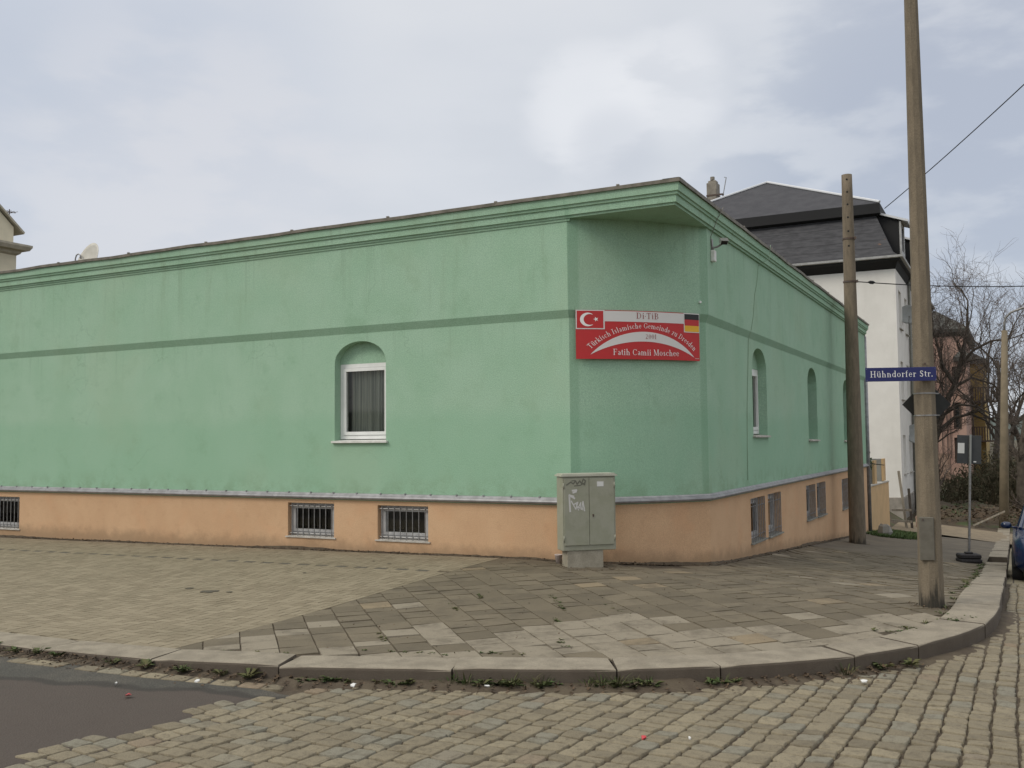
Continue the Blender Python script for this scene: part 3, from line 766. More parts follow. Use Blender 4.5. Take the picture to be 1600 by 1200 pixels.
def tympanum(win, mp_, o, zs, dep, mt):
    mb = MB(); P = [q for q in o['pts'][2:]]; poly = [(P[0][0], zs)]+[q for q in P if q[1] > zs+.002]+[(P[-1][0], zs)]
    mb.face([mp_(u, z, dep) for u, z in poly]); mb.face([mp_(u, z, dep+.06) for u, z in poly][::-1]); fin('arch_panel', mb, mt, win)
wn_ = frame_window(mos, 'arched_window', mL, -5.200, -4.292, 1.69, 2.80, .137, M_['white_pvc'], label='white framed window under a round arch with grey net curtain')
curtain(wn_, mL, -5.14, -4.3, 1.74, 2.78, .32); sill(wn_, mL, -5.203, -4.289, 1.675, M_['sill_w'])
tympanum(wn_, mL, aL, 2.80, .137, M_['green'])
wn_ = frame_window(mos, 'arched_window', mL, -18.597, -17.703, 1.69, 2.80, .137, M_['white_pvc'])
tympanum(wn_, mL, aL2, 2.80, .137, M_['green']); sill(wn_, mL, -18.6, -17.7, 1.675, M_['sill_w'])
wn_ = frame_window(mos, 'arched_window', mR, 4.033, 5.042, 1.72, 2.80, .145, M_['white_pvc'], fwid=.06)
curtain(wn_, mR, 4.08, 5.0, 1.76, 2.78, .32); sill(wn_, mR, 4.03, 5.045, 1.70, M_['sill']); tympanum(wn_, mR, aR[0], 2.80, .14, M_['green'])
for o, z in ((aR[1], 1.60), (aR[2], 1.56)):
    u0, u1 = o['pts'][0][0], o['pts'][1][0]
    wn_ = frame_window(mos, 'arched_window', mR, u0+.003, u1-.003, z+.03, 2.76, .25, M_['grey_pvc'], fwid=.06)
    tympanum(wn_, mR, o, 2.76, .25, M_['green']); sill(wn_, mR, u0, u1, z+.012, M_['sill'])
def grille(win, mp_, u0, u1, z0, z1, nb, dep, hz=(.10, .9)):
    mb = MB()
    for i in range(nb):
        u = u0+(u1-u0)*(i+.6)/(nb+.2); mb.tube([mp_(u, z0+.005, dep), mp_(u, z1-.005, dep)], .0065, 6)
    for h in hz:
        z = z0+(z1-z0)*h; mb.tube([mp_(u0+.004, z, dep+.014), mp_(u1-.004, z, dep+.014)], .008, 6)
    fin('grille', mb, M_['steel'], win)
for (u0, u1, z0, z1) in bL:
    wn_ = frame_window(mos, 'basement_window', mL, u0+.003, u1-.003, z0+.03, z1-.003, .085, M_['grey_pvc'], fwid=.04, sash=.04)
    grille(wn_, mL, u0, u1, z0, z1, 8, .02); sill(wn_, mL, u0, u1, z0+.018, M_['sill'], .02, .016, .085)
for (u0, u1, z0, z1) in bR:
    wn_ = frame_window(mos, 'basement_window', mR, u0+.003, u1-.003, z0+.03, z1-.003, .12, M_['grey_pvc'], fwid=.05, sash=.05)
    grille(wn_, mR, u0, u1, z0, z1, 8, -.015, (.16, .82)); sill(wn_, mR, u0, u1, z0+.018, M_['plate'], .04, .02, .12)
mb = MB(); mb.tube([(.035, 17.42, 4.5), (.035, 17.42, -1.0)], .05, 10); mb.tube([(.035, 17.42, 4.5), (-.12, 17.42, 4.62)], .05, 10)
fin('downpipe', mb, M_['trim'], mos, smooth=True)

# cable clipped down the street wall, hanging out of the gutter
mb = MB(); random.seed(4)
pts = [(.19, 4.75, 4.87), (.17, 4.68, 4.62), (.045, 4.45, 4.50), (.045, 4.33, 4.2), (.045, 4.16, 3.98), (.045, 4.02, 3.6), (.047, 3.86, 3.38), (.012, 3.80, 3.20), (.01, 3.72, 2.7), (.01, 3.62, 2.1), (.01, 3.57, 1.5), (.01, 3.55, 1.0)]
mb.tube(pts, .0042, 5)
fin('wall_cable', mb, mat('grey_green_cable', (.22, .31, .21), .7), label='thin cable running down the green street wall beside the first arched window', cat='cable', smooth=True, origin=(.01, 3.55, 1.0))

# floodlight on a bracket with its feed cable
fl = empty('floodlight', (.04, 1.66, 4.17), 'small grey floodlight on a bracket high on the green wall beside the rounded corner', 'lamp')
mb = MB(); mb.box((.04, 1.60, 4.10), (.10, 1.70, 4.26), bev=.008); fin('junction_box', mb, M_['sill_w'], fl)
mb = MB(); mb.tube([(.06, 1.66, 4.25), (.065, 1.66, 4.30), (.12, 1.68, 4.31), (.18, 1.70, 4.35)], .014, 8); mb.box((.04, 1.62, 4.24), (.055, 1.70, 4.42)); fin('bracket', mb, M_['steel'], fl, smooth=True)
Mf = Matrix.Translation((.20, 1.70, 4.385)) @ Matrix.Rotation(rad(35), 4, 'Z') @ Matrix.Rotation(rad(38), 4, 'X') @ Matrix.Scale(.62, 4)
mb = MB(); mb.box((-.085, -.075, -.055), (.085, .06, .05), Mf, bev=.012); mb.box((-.05, .06, -.03), (.05, .085, .03), Mf); fin('lamp_head', mb, M_['sill_w'], fl)
mb = MB(); mb.box((-.075, -.082, -.045), (.075, -.076, .04), Mf); fin('lens', mb, M_['darkglass'], fl)
mb = MB(); mb.box((-.095, -.10, .052), (.095, .05, .060), Mf); fin('visor', mb, M_['plate'], fl)
mb = MB(); mb.tube([(.06, 1.63, 4.27), (.052, 1.60, 4.45), (.10, 1.60, 4.56), (.13, 1.62, 4.66), (.17, 1.66, 4.76), (.20, 1.74, 4.87)], .005, 5); fin('feed_cable', mb, M_['edge'], fl)
mb = MB(); q = arc(.93, .041); mb.tube([(q[0], q[1], 3.50), (q[0]+.02, q[1]-.02, 3.50)], .016, 10)  # small solid knob on the wall, with no vent opening
fin('wall_knob', mb, M_['white_pvc'], label='tiny white round fitting on the rounded corner above the red sign', cat='fitting', origin=(q[0], q[1], 3.5))

# ================================================================== lettering (own serif strokes)
TK, TN, SR = .115, .05, .042
def _st(x, y0, y1, bs=.17, ts=.17): # stem with serifs
    r = [('l', x, y0, x, y1, TK)]
    if bs: r.append(('l', x-bs, y0+SR/2, x+bs, y0+SR/2, SR))
    if ts: r.append(('l', x-ts, y1-SR/2, x+ts*.4, y1-SR/2, SR) if ts < 0.14 else ('l', x-ts, y1-SR/2, x+ts, y1-SR/2, SR))
    return r
XH = .66
GL = {
 'H': (.90, _st(.2, 0, 1)+_st(.70, 0, 1)+[('l', .2, .5, .7, .5, TN)]),
 'u': (.68, [('l', .17, .16, .17, XH, TK), ('l', .05, XH-SR/2, .17, XH-SR/2, SR), ('a', .32, .17, .15, .17, 180, 330, TK, TN)]+_st(.52, 0, XH, .11, 0)+[('l', .40, XH-SR/2, .52, XH-SR/2, SR)]),
 'n': (.70, _st(.18, 0, XH, .13, .13)+[('a', .35, .46, .17, .17, 0, 150, TK, TN)]+_st(.52, 0, .48, .13, 0)),
 'h': (.70, _st(.18, 0, 1.02, .13, .13)+[('a', .35, .46, .17, .17, 0, 150, TK, TN)]+_st(.52, 0, .48, .13, 0)),
 'd': (.66, [('a', .29, .33, .22, .33, 30, 330, TK, TN)]+_st(.50, 0, 1.02, .0, .13)+[('l', .50, SR/2, .62, SR/2, SR)]),
 'o': (.64, [('a', .32, .33, .255, .32, 0, 360, TK, TN)]),
 'r': (.50, _st(.18, 0, XH, .14, .13)+[('a', .36, .44, .16, .19, 55, 150, .11, TN), ('l', .42, .57, .47, .55, .12)]),
 'f': (.42, _st(.18, 0, .85, .14, 0)+[('a', .32, .84, .14, .17, 50, 180, TK*.8, TN), ('l', .04, XH-.03, .36, XH-.03, TN)]),
 'e': (.58, [('a', .30, .33, .235, .32, 10, 322, TK, TN), ('l', .10, .37, .53, .37, TN)]),
 'S': (.66, [('a', .33, .74, .21, .23, 20, 235, .10, .10), ('a', .33, .26, .23, .25, -160, 50, .10, .10), ('l', .21, .60, .47, .42, .15), ('l', .53, .75, .53, .95, .04), ('l', .11, .05, .11, .27, .04)]),
 't': (.40, [('l', .18, .12, .18, .86, TK), ('a', .29, .14, .12, .13, 180, 320, TN*1.5, TN), ('l', .03, XH-.03, .36, XH-.03, TN)]),
 '.': (.26, [('l', .13, 0, .13, .14, .14)]),
 '\u00b7': (.22, [('l', .11, .36, .11, .48, .12)]),
 'D': (.88, _st(.2, 0, 1)+[('a', .38, .5, .38, .475, -90, 90, TK, TN), ('l', .2, .975, .40, .975, TN), ('l', .2, .025, .40, .025, TN)]),
 'i': (.36, _st(.18, 0, XH, .13, .13)+[('l', .18, .80, .18, .94, .14)]),
 'T': (.78, _st(.39, 0, 1, .17, 0)+[('l', .05, .965, .73, .965, .07), ('l', .07, .78, .07, .99, .04), ('l', .71, .78, .71, .99, .04)]),
 'B': (.76, _st(.2, 0, 1)+[('a', .36, .75, .24, .225, -90, 90, TK, TN), ('a', .38, .27, .28, .25, -90, 90, TK, TN), ('l', .2, .975, .38, .975, TN), ('l', .2, .52, .38, .52, TN), ('l', .2, .025, .40, .025, TN)]),
 'k': (.66, _st(.18, 0, 1.02, .13, .13)+[('l', .22, .28, .50, .62, TN), ('l', .32, .38, .56, .02, .12), ('l', .38, .635, .60, .635, SR), ('l', .46, .02, .66, .02, SR)]),
 's': (.50, [('a', .26, .50, .15, .145, 20, 235, .085, .085), ('a', .26, .17, .16, .15, -160, 50, .085, .085), ('l', .17, .41, .35, .27, .12)]),
 'c': (.56, [('a', .30, .33, .235, .32, 45, 318, TK, TN), ('l', .44, .50, .50, .50, .12)]),
 'I': (.42, _st(.21, 0, 1)),
 'l': (.36, _st(.18, 0, 1.02, .13, .13)),
 'a': (.58, [('a', .27, .46, .17, .18, 0, 165, TK*.8, TN), ('l', .43, .08, .43, .48, TK), ('a', .28, .18, .17, .17, 40, 320, .11, TN), ('l', .43, .03, .56, .03, SR)]),
 'm': (1.04, _st(.18, 0, XH, .13, .13)+[('a', .35, .46, .16, .17, 0, 150, TK, TN)]+_st(.51, 0, .48, .12, 0)+[('a', .68, .46, .16, .17, 0, 150, TK, TN)]+_st(.85, 0, .48, .12, 0)),
 'G': (.86, [('a', .44, .5, .36, .49, 42, 318, TK, TN), ('l', .72, .06, .72, .40, TK*.9), ('l', .58, .42, .84, .42, SR), ('l', .71, .70, .71, .95, .045)]),
 'C': (.80, [('a', .44, .5, .36, .49, 42, 318, TK, TN), ('l', .71, .70, .71, .95, .045)]),
 'z': (.54, [('l', .07, XH-.03, .48, XH-.03, .06), ('l', .06, .03, .50, .03, .06), ('l', .12, .04, .44, XH-.04, .11)]),
 'F': (.70, _st(.2, 0, 1)+[('l', .2, .97, .64, .97, TN), ('l', .2, .52, .50, .52, TN), ('l', .63, .76, .63, .99, .045), ('l', .50, .42, .50, .62, .04)]),
 'M': (1.02, [('l', .17, 0, .17, 1, TN), ('l', .05, .025, .30, .025, SR), ('l', .05, .975, .2, .975, SR), ('l', .19, .98, .51, .05, TK), ('l', .51, .05, .82, .98, TN)]+_st(.84, 0, 1)),
 '2': (.60, [('a', .29, .72, .19, .24, -5, 165, TK*.8, TN), ('l', .45, .66, .10, .06, .08), ('l', .07, .05, .52, .05, .10)]),
 '0': (.62, [('a', .31, .5, .23, .47, 0, 360, TK, TN)]),
 '1': (.46, _st(.24, 0, 1, .15, 0)+[('l', .10, .84, .24, .96, .05)]),
 ' ': (.34, []),
}
GL['\u00fc'] = (GL['u'][0], GL['u'][1]+[('l', .22, .79, .22, .92, .13), ('l', .46, .79, .46, .92, .13)])
def prim_quads(pr):
    Q = []
    if pr[0] == 'l':
        _, x0, y0, x1, y1, w_ = pr; dx, dy = x1-x0, y1-y0; l = math.hypot(dx, dy) or 1; nx, ny = -dy/l*w_/2, dx/l*w_/2
        Q.append([(x0-nx, y0-ny), (x1-nx, y1-ny), (x1+nx, y1+ny), (x0+nx, y0+ny)])
    else:
        _, cx, cy, rx_, ry_, a0, a1, wh, wv = pr; n = max(4, int(abs(a1-a0)/18)); prev = None
        for i in range(n+1):
            t = rad(a0+(a1-a0)*i/n); c_, s_ = math.cos(t), math.sin(t); wd = wh*c_*c_+wv*s_*s_
            o = (cx+rx_*c_, cy+ry_*s_); q = (cx+(rx_-wd*abs(c_)-wd*.35*(1-abs(c_)))*c_, cy+(ry_-wd)*s_)
            if prev: Q.append([prev[0], o, q, prev[1]])
            prev = (o, q)
    return Q
def text_len(s, trk=0): return sum(GL[ch][0]+trk for ch in s)-trk
def words(s, place, h, trk=0, wx=1.0):
    """the words of a line, each as its own list of quads"""
    res = []; cur = 0
    for wd in s.split(' '):
        c0 = cur; res.append(text_quads(wd, lambda d, c0=c0: place(c0*h*wx+d), h, trk, wx))
        cur += sum(GL[ch][0]+trk for ch in wd)+GL[' '][0]+trk
    return res
def text_quads(s, place, h, trk=0, wx=1.0):
    """place(distance along the baseline) -> (x, y, angle)"""
    Q = []; cur = 0
    for ch in s:
        adv, prs = GL[ch]; x, y, a = place((cur+adv/2)*h*wx); ca, sa = math.cos(a), math.sin(a)
        for pr in prs:
            for q in prim_quads(pr):
                Q.append([(x+((px-adv/2)*wx*ca-py*sa)*h, y+((px-adv/2)*wx*sa+py*ca)*h) for px, py in q])
        cur += adv+trk
    return Q

# ---- the red community sign, bent round the corner
sgn = empty('mosque_sign', (*arc(.47, .06), 2.70), 'curved red and white community sign with two flags on the rounded green corner', 'sign')
T0, T1, SZ0, SZ1 = .040, .915, 2.695, 3.335
def smap(u, v, off):                     # u, v in sign pixels 1078 x 432, v up
    t = T0+(T1-T0)*u/1078
    x, y = arc(t, .045+off); return (x, y, SZ0+(SZ1-SZ0)*v/432)
def sheet(mb, poly, off, nu=14):          # subdivide along u so that big pieces follow the bend
    us = [p[0] for p in poly]; a, b = min(us), max(us)
    if b-a < 90: mb.face([smap(u, v, off) for u, v in poly]); return
    k = max(2, int((b-a)/60))
    for i in range(k):
        u0, u1 = a+(b-a)*i/k, a+(b-a)*(i+1)/k
        q = clip(clip(poly, 1, 0, u0), -1, 0, -u1)
        if len(q) > 2: mb.face([smap(u, v, off) for u, v in q])
def prect(u0, v0, u1, v1): return [(u0, v0), (u1, v0), (u1, v1), (u0, v1)]
mb = MB(); n = 24; rows = []
for v, o in ((0, 0), (0, .012), (432, .012), (432, 0)): rows.append([smap(1078*i/n, v, o) for i in range(n+1)])
mb.grid(rows, False); mb.grid([rows[3], rows[0]]); mb.face([r[0] for r in rows]); mb.face([r[-1] for r in rows][::-1]); fin('panel', mb, M_['red'], sgn)
mb = MB(); sheet(mb, prect(228, 333, 925, 426), .0135); wb = fin('title_band', mb, M_['signwhite'], sgn, fix=False)
def circ(x0, xm, ym, x1, y1):             # arc height above its chord
    pass
def bandpts(x0, y0, x1, y1, sag, n=40):
    c_ = math.dist((x0, y0), (x1, y1)); R0 = (c_*c_/4+sag*sag)/(2*sag); a = math.asin(c_/2/R0); mx_, my_ = (x0+x1)/2, (y0+y1)/2
    dx, dy = (x1-x0)/c_, (y1-y0)/c_; nx, ny = -dy, dx; ox, oy = mx_-nx*(R0-sag), my_-ny*(R0-sag)
    return [(ox+nx*R0*math.cos(-a+2*a*i/n)+dx*R0*math.sin(-a+2*a*i/n), oy+ny*R0*math.cos(-a+2*a*i/n)+dy*R0*math.sin(-a+2*a*i/n)) for i in range(n+1)]
mb = MB(); o_ = bandpts(113, 40, 1022, 29, 212); i_ = bandpts(113, 39, 1022, 28, 126)
for k in range(40): mb.face([smap(*i_[k], .0135), smap(*i_[k+1], .0135), smap(*o_[k+1], .0135), smap(*o_[k], .0135)])
fin('arch_band', mb, M_['signwhite'], sgn, fix=False)
def flagbase(u0, v0, u1, v1):
    mb = MB(); sheet(mb, prect(u0, v0, u1, v1), .0150); return fin('flag', mb, M_['signwhite'], sgn, fix=False)
f1 = flagbase(0, 262, 230, 432); f1['label'] = 'red flag with white crescent and star'
mb = MB(); sheet(mb, prect(8, 271, 219, 424), .0160); fin('flag_field', mb, M_['red'], f1, fix=False)
mb = MB(); cx, cy = 95, 347; P = []; Q = []
for i in range(33):
    t = rad(48+264*i/32); P.append((cx+62*math.cos(t)*1.0, cy+60*math.sin(t)))
for i in range(33):
    t = rad(62+236*i/32); Q.append((cx+16+49*math.cos(t), cy+48*math.sin(t)))
Q[0] = P[0]; Q[-1] = P[-1]
for k in range(32): mb.face([smap(*P[k], .0170), smap(*P[k+1], .0170), smap(*Q[k+1], .0170), smap(*Q[k], .0170)])
fin('crescent', mb, M_['white'], f1, fix=False)
mb = MB(); st_ = []
for i in range(10):
    t = rad(180+36*i); r_ = 22 if i % 2 == 0 else 9; st_.append((160+r_*math.cos(t), 350+r_*math.sin(t)))
for i in range(10): mb.face([smap(160, 350, .0170), smap(*st_[i], .0170), smap(*st_[(i+1) % 10], .0170)])
fin('star', mb, M_['white'], f1, fix=False)
f2 = flagbase(922, 256, 1078, 432); f2['label'] = 'black, red and gold striped flag'
for (v0, v1, k) in ((373, 424, 'black'), (318, 373, 'red'), (263, 318, 'gold')):
    mb = MB(); sheet(mb, prect(929, v0, 1074, v1), .0160); fin('stripe', mb, M_[k], f2, fix=False)
def sign_text(s, place, h, mt, trk=.02, wx=1.0, base=.0160):
    for wq in words(s, place, h, trk, wx):
        mb = MB()
        for k, q in enumerate(wq): mb.face([smap(u, v, base+.00018*(k % 7)) for u, v in q])
        fin('lettering', mb, mt, sgn, fix=False)
def straight(s, cx, base, h, trk, wx):
    l = text_len(s, trk)*h*wx; return lambda d: (cx-l/2+d, base, 0)
sign_text('Di\u00b7TiB', straight('Di\u00b7TiB', 590, 362, 54, .03, 1.05), 54, M_['signink'], .03, 1.05)
sign_text('2001', straight('2001', 617, 184, 42, .01, 1.0), 42, M_['signink'], .01, 1.0)
sign_text('Fatih Camii Moschee', straight('Fatih Camii Moschee', 582, 36, 54, .02, .93), 54, M_['white'], .02, .93)
R0, c0, sg = 628.0, (563, 0), 0
cyc = 277-R0
s_ = 'T\u00fcrkisch Islamische Gemeinde zu Dresden'; hh = 47; tot = 1006.0; wx_ = tot/(text_len(s_, .03)*hh)
def onarc(d):
    th = (d-tot/2)/R0; return (565+R0*math.sin(th), cyc+R0*math.cos(th), -th)
sign_text(s_, onarc, hh, M_['white'], .03, wx_)
mb = MB(); random.seed(8)
for i in range(9): mb.face([smap(1030+i*4.5, 18, .0137), smap(1033+i*4.5, 18, .0137), smap(1033+i*4.5, 23, .0137), smap(1030+i*4.5, 23, .0137)])
fin('fine_print', mb, M_['signwhite'], sgn, fix=False)

# ================================================================== distribution cabinet
CA = rad(42); MC = Matrix.Translation((-1.05, -.385, 0)) @ Matrix.Rotation(CA, 4, 'Z')      # local +x along the front, -y towards the street
MB_ = MC @ Matrix.Translation((.055, 0, 0))
cab = empty('utility_cabinet', (-1.05, -.385, .07), 'grey green steel utility cabinet with graffiti standing on a concrete plinth at the green corner', 'cabinet')
mb = MB(); mb.box((-.235, .012, -.05), (.235, .22, .285), MC, bev=.006); fin('plinth', mb, M_['conc'], cab)
mb = MB(); mb.box((-.345, 0, .285), (.345, .24, 1.195), MB_, bev=.006); bd = fin('body', mb, M_['cab'], cab)
mb = MB(); P = [(-.365, -.02), (.365, -.02), (.365, .255), (-.365, .255)]
mb.prism(P, 1.197, 1.216, MB_); P = [(-.345, 0), (.345, 0), (.345, .235), (-.345, .235)]; mb.prism(P, 1.217, 1.232, MB_); fin('lid', mb, M_['cabtop'], cab)
for sx, x0, x1 in ((-1, -.328, -.006), (1, .0, .322)):
    mb = MB(); mb.box((x0, -.014, .352), (x1, -.001, 1.172), MB_, bev=.003); dr = fin('door', mb, M_['cab'], cab)
    for z in (.40, 1.05):
        m2 = MB(); xx = x0-.006 if sx < 0 else x1+.006; m2.tube([MB_ @ Vector((xx, -.012, z)), MB_ @ Vector((xx, -.012, z+.07))], .009, 8); fin('hinge', m2, M_['cab'], dr, smooth=True)
    if sx > 0:
        m2 = MB(); c_ = MB_ @ Vector((.045, -.02, .72)); m2.tube([c_, MB_ @ Vector((.045, -.0145, .72))], .012, 10); m2.box((.039, -.022, .695), (.051, -.0145, .712), MB_); fin('lock', m2, M_['rust'], dr)
        m2 = MB(); m2.box((.10, -.0165, 1.07), (.185, -.0145, 1.13), MB_); fin('label_plate', m2, M_['sticker'], dr)
    else:
        m2 = MB()
        def stroke(pts, wd, z_=-.0152):
            for k, (p, q) in enumerate(zip(pts, pts[1:])):
                dx, dy = q[0]-p[0], q[1]-p[1]; l = math.hypot(dx, dy) or 1; nx, ny = -dy/l*wd/2, dx/l*wd/2; ex, ey = dx/l*wd*.3, dy/l*wd*.3
                m2.face([MB_ @ Vector((x, z_-.0003*(k % 5), y)) for x, y in ((p[0]-nx-ex, p[1]-ny-ey), (q[0]-nx+ex, q[1]-ny+ey), (q[0]+nx+ex, q[1]+ny+ey), (p[0]+nx-ex, p[1]+ny-ey))])
        px_ = lambda X, Y: (-.345+(X-243)*(.69/445), 1.195-(Y-262)*(.90/652))       # read off the door in the photograph
        stroke([px_(302, 570), px_(296, 425), px_(340, 455)], .022); stroke([px_(296, 430), px_(330, 440)], .03); stroke([px_(312, 478), px_(350, 552), px_(366, 490), px_(330, 510)], .014)
        stroke([px_(366, 545), px_(392, 492), px_(385, 545), px_(368, 530)], .012); stroke([px_(395, 555), px_(410, 485), px_(422, 568)], .016); stroke([px_(398, 530), px_(418, 525)], .011)
        stroke([px_(350, 500), px_(372, 560)], .012); stroke([px_(408, 560), px_(400, 520)], .012)
        stroke([px_(322, 386), px_(356, 382), px_(352, 396), px_(328, 404)], .022)
        fin('graffiti', m2, mat('white_spray_paint', (.55, .54, .52), .6), dr, fix=False, label='white scrawled tag')
        m2 = MB()
        stroke([px_(275, 335), px_(310, 310), px_(330, 325), px_(350, 300), px_(362, 330), px_(385, 300), px_(400, 325), px_(415, 285), px_(432, 300), px_(425, 335), px_(400, 320)], .017)
        stroke([px_(340, 345), px_(390, 340), px_(430, 315)], .013); stroke([px_(318, 300), px_(346, 296)], .012)
        fin('graffiti', m2, mat('faded_black_spray_paint', (.125, .125, .095), .7), dr, fix=False, label='smudged dark tag')
mb = MB(); bx, by = -1.50, -.21; zb = g(bx, by)
rows = [[(bx+r_*math.cos(2*math.pi*i/18), by+r_*math.sin(2*math.pi*i/18), zb+h_) for i in range(18)] for r_, h_ in ((.034, 0), (.048, .10), (.052, .103), (.050, .112), (.044, .110), (.034, .02))]
mb.grid(rows, True); mb.face(rows[0][::-1]); mb.face(rows[-1])
fin('plastic_cup', mb, mat('pale_cup', (.52, .44, .40), .6), label='pale plastic cup standing on the ground by the foot of the grey cabinet', cat='cup', smooth=True, origin=(bx, by, zb))

# ================================================================== main concrete lamp mast
PX, PY = 2.945, -1.547
pole = empty('concrete_mast', (PX, PY, g(PX, PY)), 'tall tapering concrete mast carrying the blue street name sign, nearest to the kerb corner', 'mast')
mb = MB(); rows = []; NF = 8
for i in range(25):
    z = -.1+i*.4; r_ = (.113-.00825*z*1.05); r_ = max(r_, .03)
    rows.append([(PX+r_*math.cos(2*math.pi*(j+.30)/NF+YAW), PY+r_*math.sin(2*math.pi*(j+.30)/NF+YAW), z) for j in range(NF)])
mb.grid(rows, True); mb.face(rows[-1]); fin('shaft', mb, M_['pole'], pole)
def face_dir(off, h, r_):                 # point on the camera side of the mast
    return None
fx, fy = -math.sin(YAW), math.cos(YAW); qx, qy = math.cos(YAW), math.sin(YAW)
MP = Matrix.Translation((PX, PY, 0)) @ Matrix.Rotation(YAW-rad(16), 4, 'Z')
mb = MB(); mb.box((-.098, -.118, .50), (.028, -.080, .90), MP, bev=.006); pl_ = fin('cover_plate', mb, mat('pole_cover_plate', (.125, .115, .092), .7, (.10, .09, .07), 10), pole)
mb = MB(); mb.tube([MP @ Vector((-.065, -.1185, .875)), MP @ Vector((-.065, -.122, .875))], .011, 10); fin('screw', mb, M_['rust'], pl_)
for z in (1.847, 2.055):
    mb = MB(); r_ = (.113-.00825*z*1.05)+.003
    rows = [[(PX+(r_+o)*math.cos(2*math.pi*(j+.30)/NF+YAW), PY+(r_+o)*math.sin(2*math.pi*(j+.30)/NF+YAW), z+dz) for j in range(NF)] for o, dz in ((-.004, -.006), (.002, -.006), (.002, .006), (-.004, .006))]
    mb.grid(rows, True)
    fin('clamp_band', mb, M_['steel'], pole)
mb = MB(); mb.tube([MP @ Vector((.0, -.098, 2.33)), MP @ Vector((0, -.106, 2.33))], .011, 8); fin('bolt', mb, M_['rust'], pole)
# street name sign
ssn = empty('street_name_sign', (2.77, -1.80, 2.16), 'blue enamel street name sign with white serif lettering fixed across the concrete mast', 'street sign')
MS = Matrix.Translation((2.766, -1.796, 2.230)) @ Matrix.Rotation(YAW-rad(.5), 4, 'Z') @ Matrix.Rotation(rad(-.4), 4, 'Y')
mb = MB(); mb.box((-.329, -.004, -.0645), (.329, .004, .0645), MS, bev=.0015); fin('plate', mb, M_['blue'], ssn)
mb = MB(); s_ = 'H\u00fchndorfer Str.'; W_ = .658; hc = .129*.46; l = text_len(s_, .06); wx_ = (W_*.888)/(l*hc)
for wq in words(s_, lambda d: (-W_/2+W_*.062+d, -.0645+.129*.30, 0), hc, .06, wx_):
    mb = MB()
    for k, q in enumerate(wq): mb.face([MS @ Vector((x, -.0046-.00015*(k % 6), y)) for x, y in q])
    fin('lettering', mb, M_['white'], ssn, fix=False)
for x in (-.318, .318):
    for z in (-.052, .052): mb = MB(); mb.tube([MS @ Vector((x, -.006, z)), MS @ Vector((x, -.004, z))], .003, 6); fin('screw', mb, M_['steel'], ssn)
mb = MB(); mb.box((.14, .0045, -.02), (.30, .012, .02), MS); mb.box((.17, .012, -.012), (.185, .11, .012), MS); mb.box((.255, .012, -.012), (.27, .11, .012), MS); fin('bracket', mb, M_['steel'], ssn)
# priority sign seen from the back
dia = empty('diamond_sign', (2.95, -1.40, 1.72), 'dark diamond shaped traffic sign seen from behind on the far side of the mast', 'traffic sign')
MD = Matrix.Translation((2.950, -1.404, 1.955)) @ Matrix.Rotation(YAW+rad(2), 4, 'Z') @ Matrix.Rotation(rad(45), 4, 'Y')
mb = MB(); h_ = .168
mb.box((-h_, -.004, -h_), (h_, .002, h_), MD, bev=.002); fin('plate', mb, M_['signback'], dia)
for s in (-1, 1):
    mb = MB(); mb.box((-.235, -.018, s*.104-.006), (.235, -.0045, s*.104+.006), Matrix.Translation((2.950, -1.404, 1.955)) @ Matrix.Rotation(YAW+rad(2), 4, 'Z') @ Matrix.Diagonal((.5, 1, 1, 1))); fin('rail', mb, M_['steel'], dia)

# ================================================================== second mast with bolt holes, wires
QX, QY, QZ = .50, 11.54, g(.46, 11.4)
p2 = empty('cable_mast', (QX, QY, QZ), 'thick bare concrete mast with bolt holes standing before the end of the green wall', 'mast')
r2_ = lambda z: .186-(z-QZ)*.0083 if z-QZ > 1.6 else .186-.0133*.6
r2_ = lambda z: .184-(z-QZ)*.0080
mb = MB(); rows = []
for i in range(22):
    z = QZ-.1+i*(7.67-QZ+.1)/21; rows.append([(QX+r2_(z)*math.cos(2*math.pi*j/20), QY+r2_(z)*math.sin(2*math.pi*j/20), z) for j in range(20)])
mb.grid(rows, True); mb.face(rows[-1]); fin('shaft', mb, M_['pole2'], p2, smooth=True)
V2 = Vector((CAM.x-QX, CAM.y-QY, 0)).normalized()
for z in (7.54, 7.25, 6.96, 6.66, 6.34, 6.00):
    mb = MB(); c_ = Vector((QX, QY, z))+V2*(r2_(z)-.004); mb.tube([c_, c_+V2*.007], .022, 10); fin('bolt_hole', mb, M_['dark'], p2)
for z in (6.18, 5.19):
    mb = MB(); r_ = r2_(z)
    rows = [[(QX+(r_+o)*math.cos(2*math.pi*j/20), QY+(r_+o)*math.sin(2*math.pi*j/20), z+dz) for j in range(20)] for o, dz in ((0, -.02), (.014, -.02), (.014, .02), (0, .02))]
    mb.grid(rows, True); S0 = Vector((QX, QY, z)); sd_ = V2.cross(Vector((0, 0, 1))); mb.box((-.02, -.02, -.03), (.02, .02, .03), Matrix.Translation(S0+V2*.1-sd_*(r_+.02)) if z > 6 else Matrix.Translation(S0-sd_*(r_+.02)+V2*.05))
    fin('clamp_band', mb, M_['rust'], p2)
def sag(a, b, s, n=24): 
    a, b = Vector(a), Vector(b); return [a.lerp(b, i/n)-Vector((0, 0, s*4*(i/n)*(1-i/n))) for i in range(n+1)]
sr = V2.cross(Vector((0, 0, 1)))*-1
w0 = Vector((QX, QY, 5.19))+sr*r2_(5.19)
wi = empty('span_wire', tuple(w0), 'thin span wire tied round the thick mast and crossing to the right', 'wire')
mb = MB(); mb.tube(sag(w0, (9.6, 17.4, 5.85), .35), .012, 5); fin('strand', mb, M_['fascia'], wi)
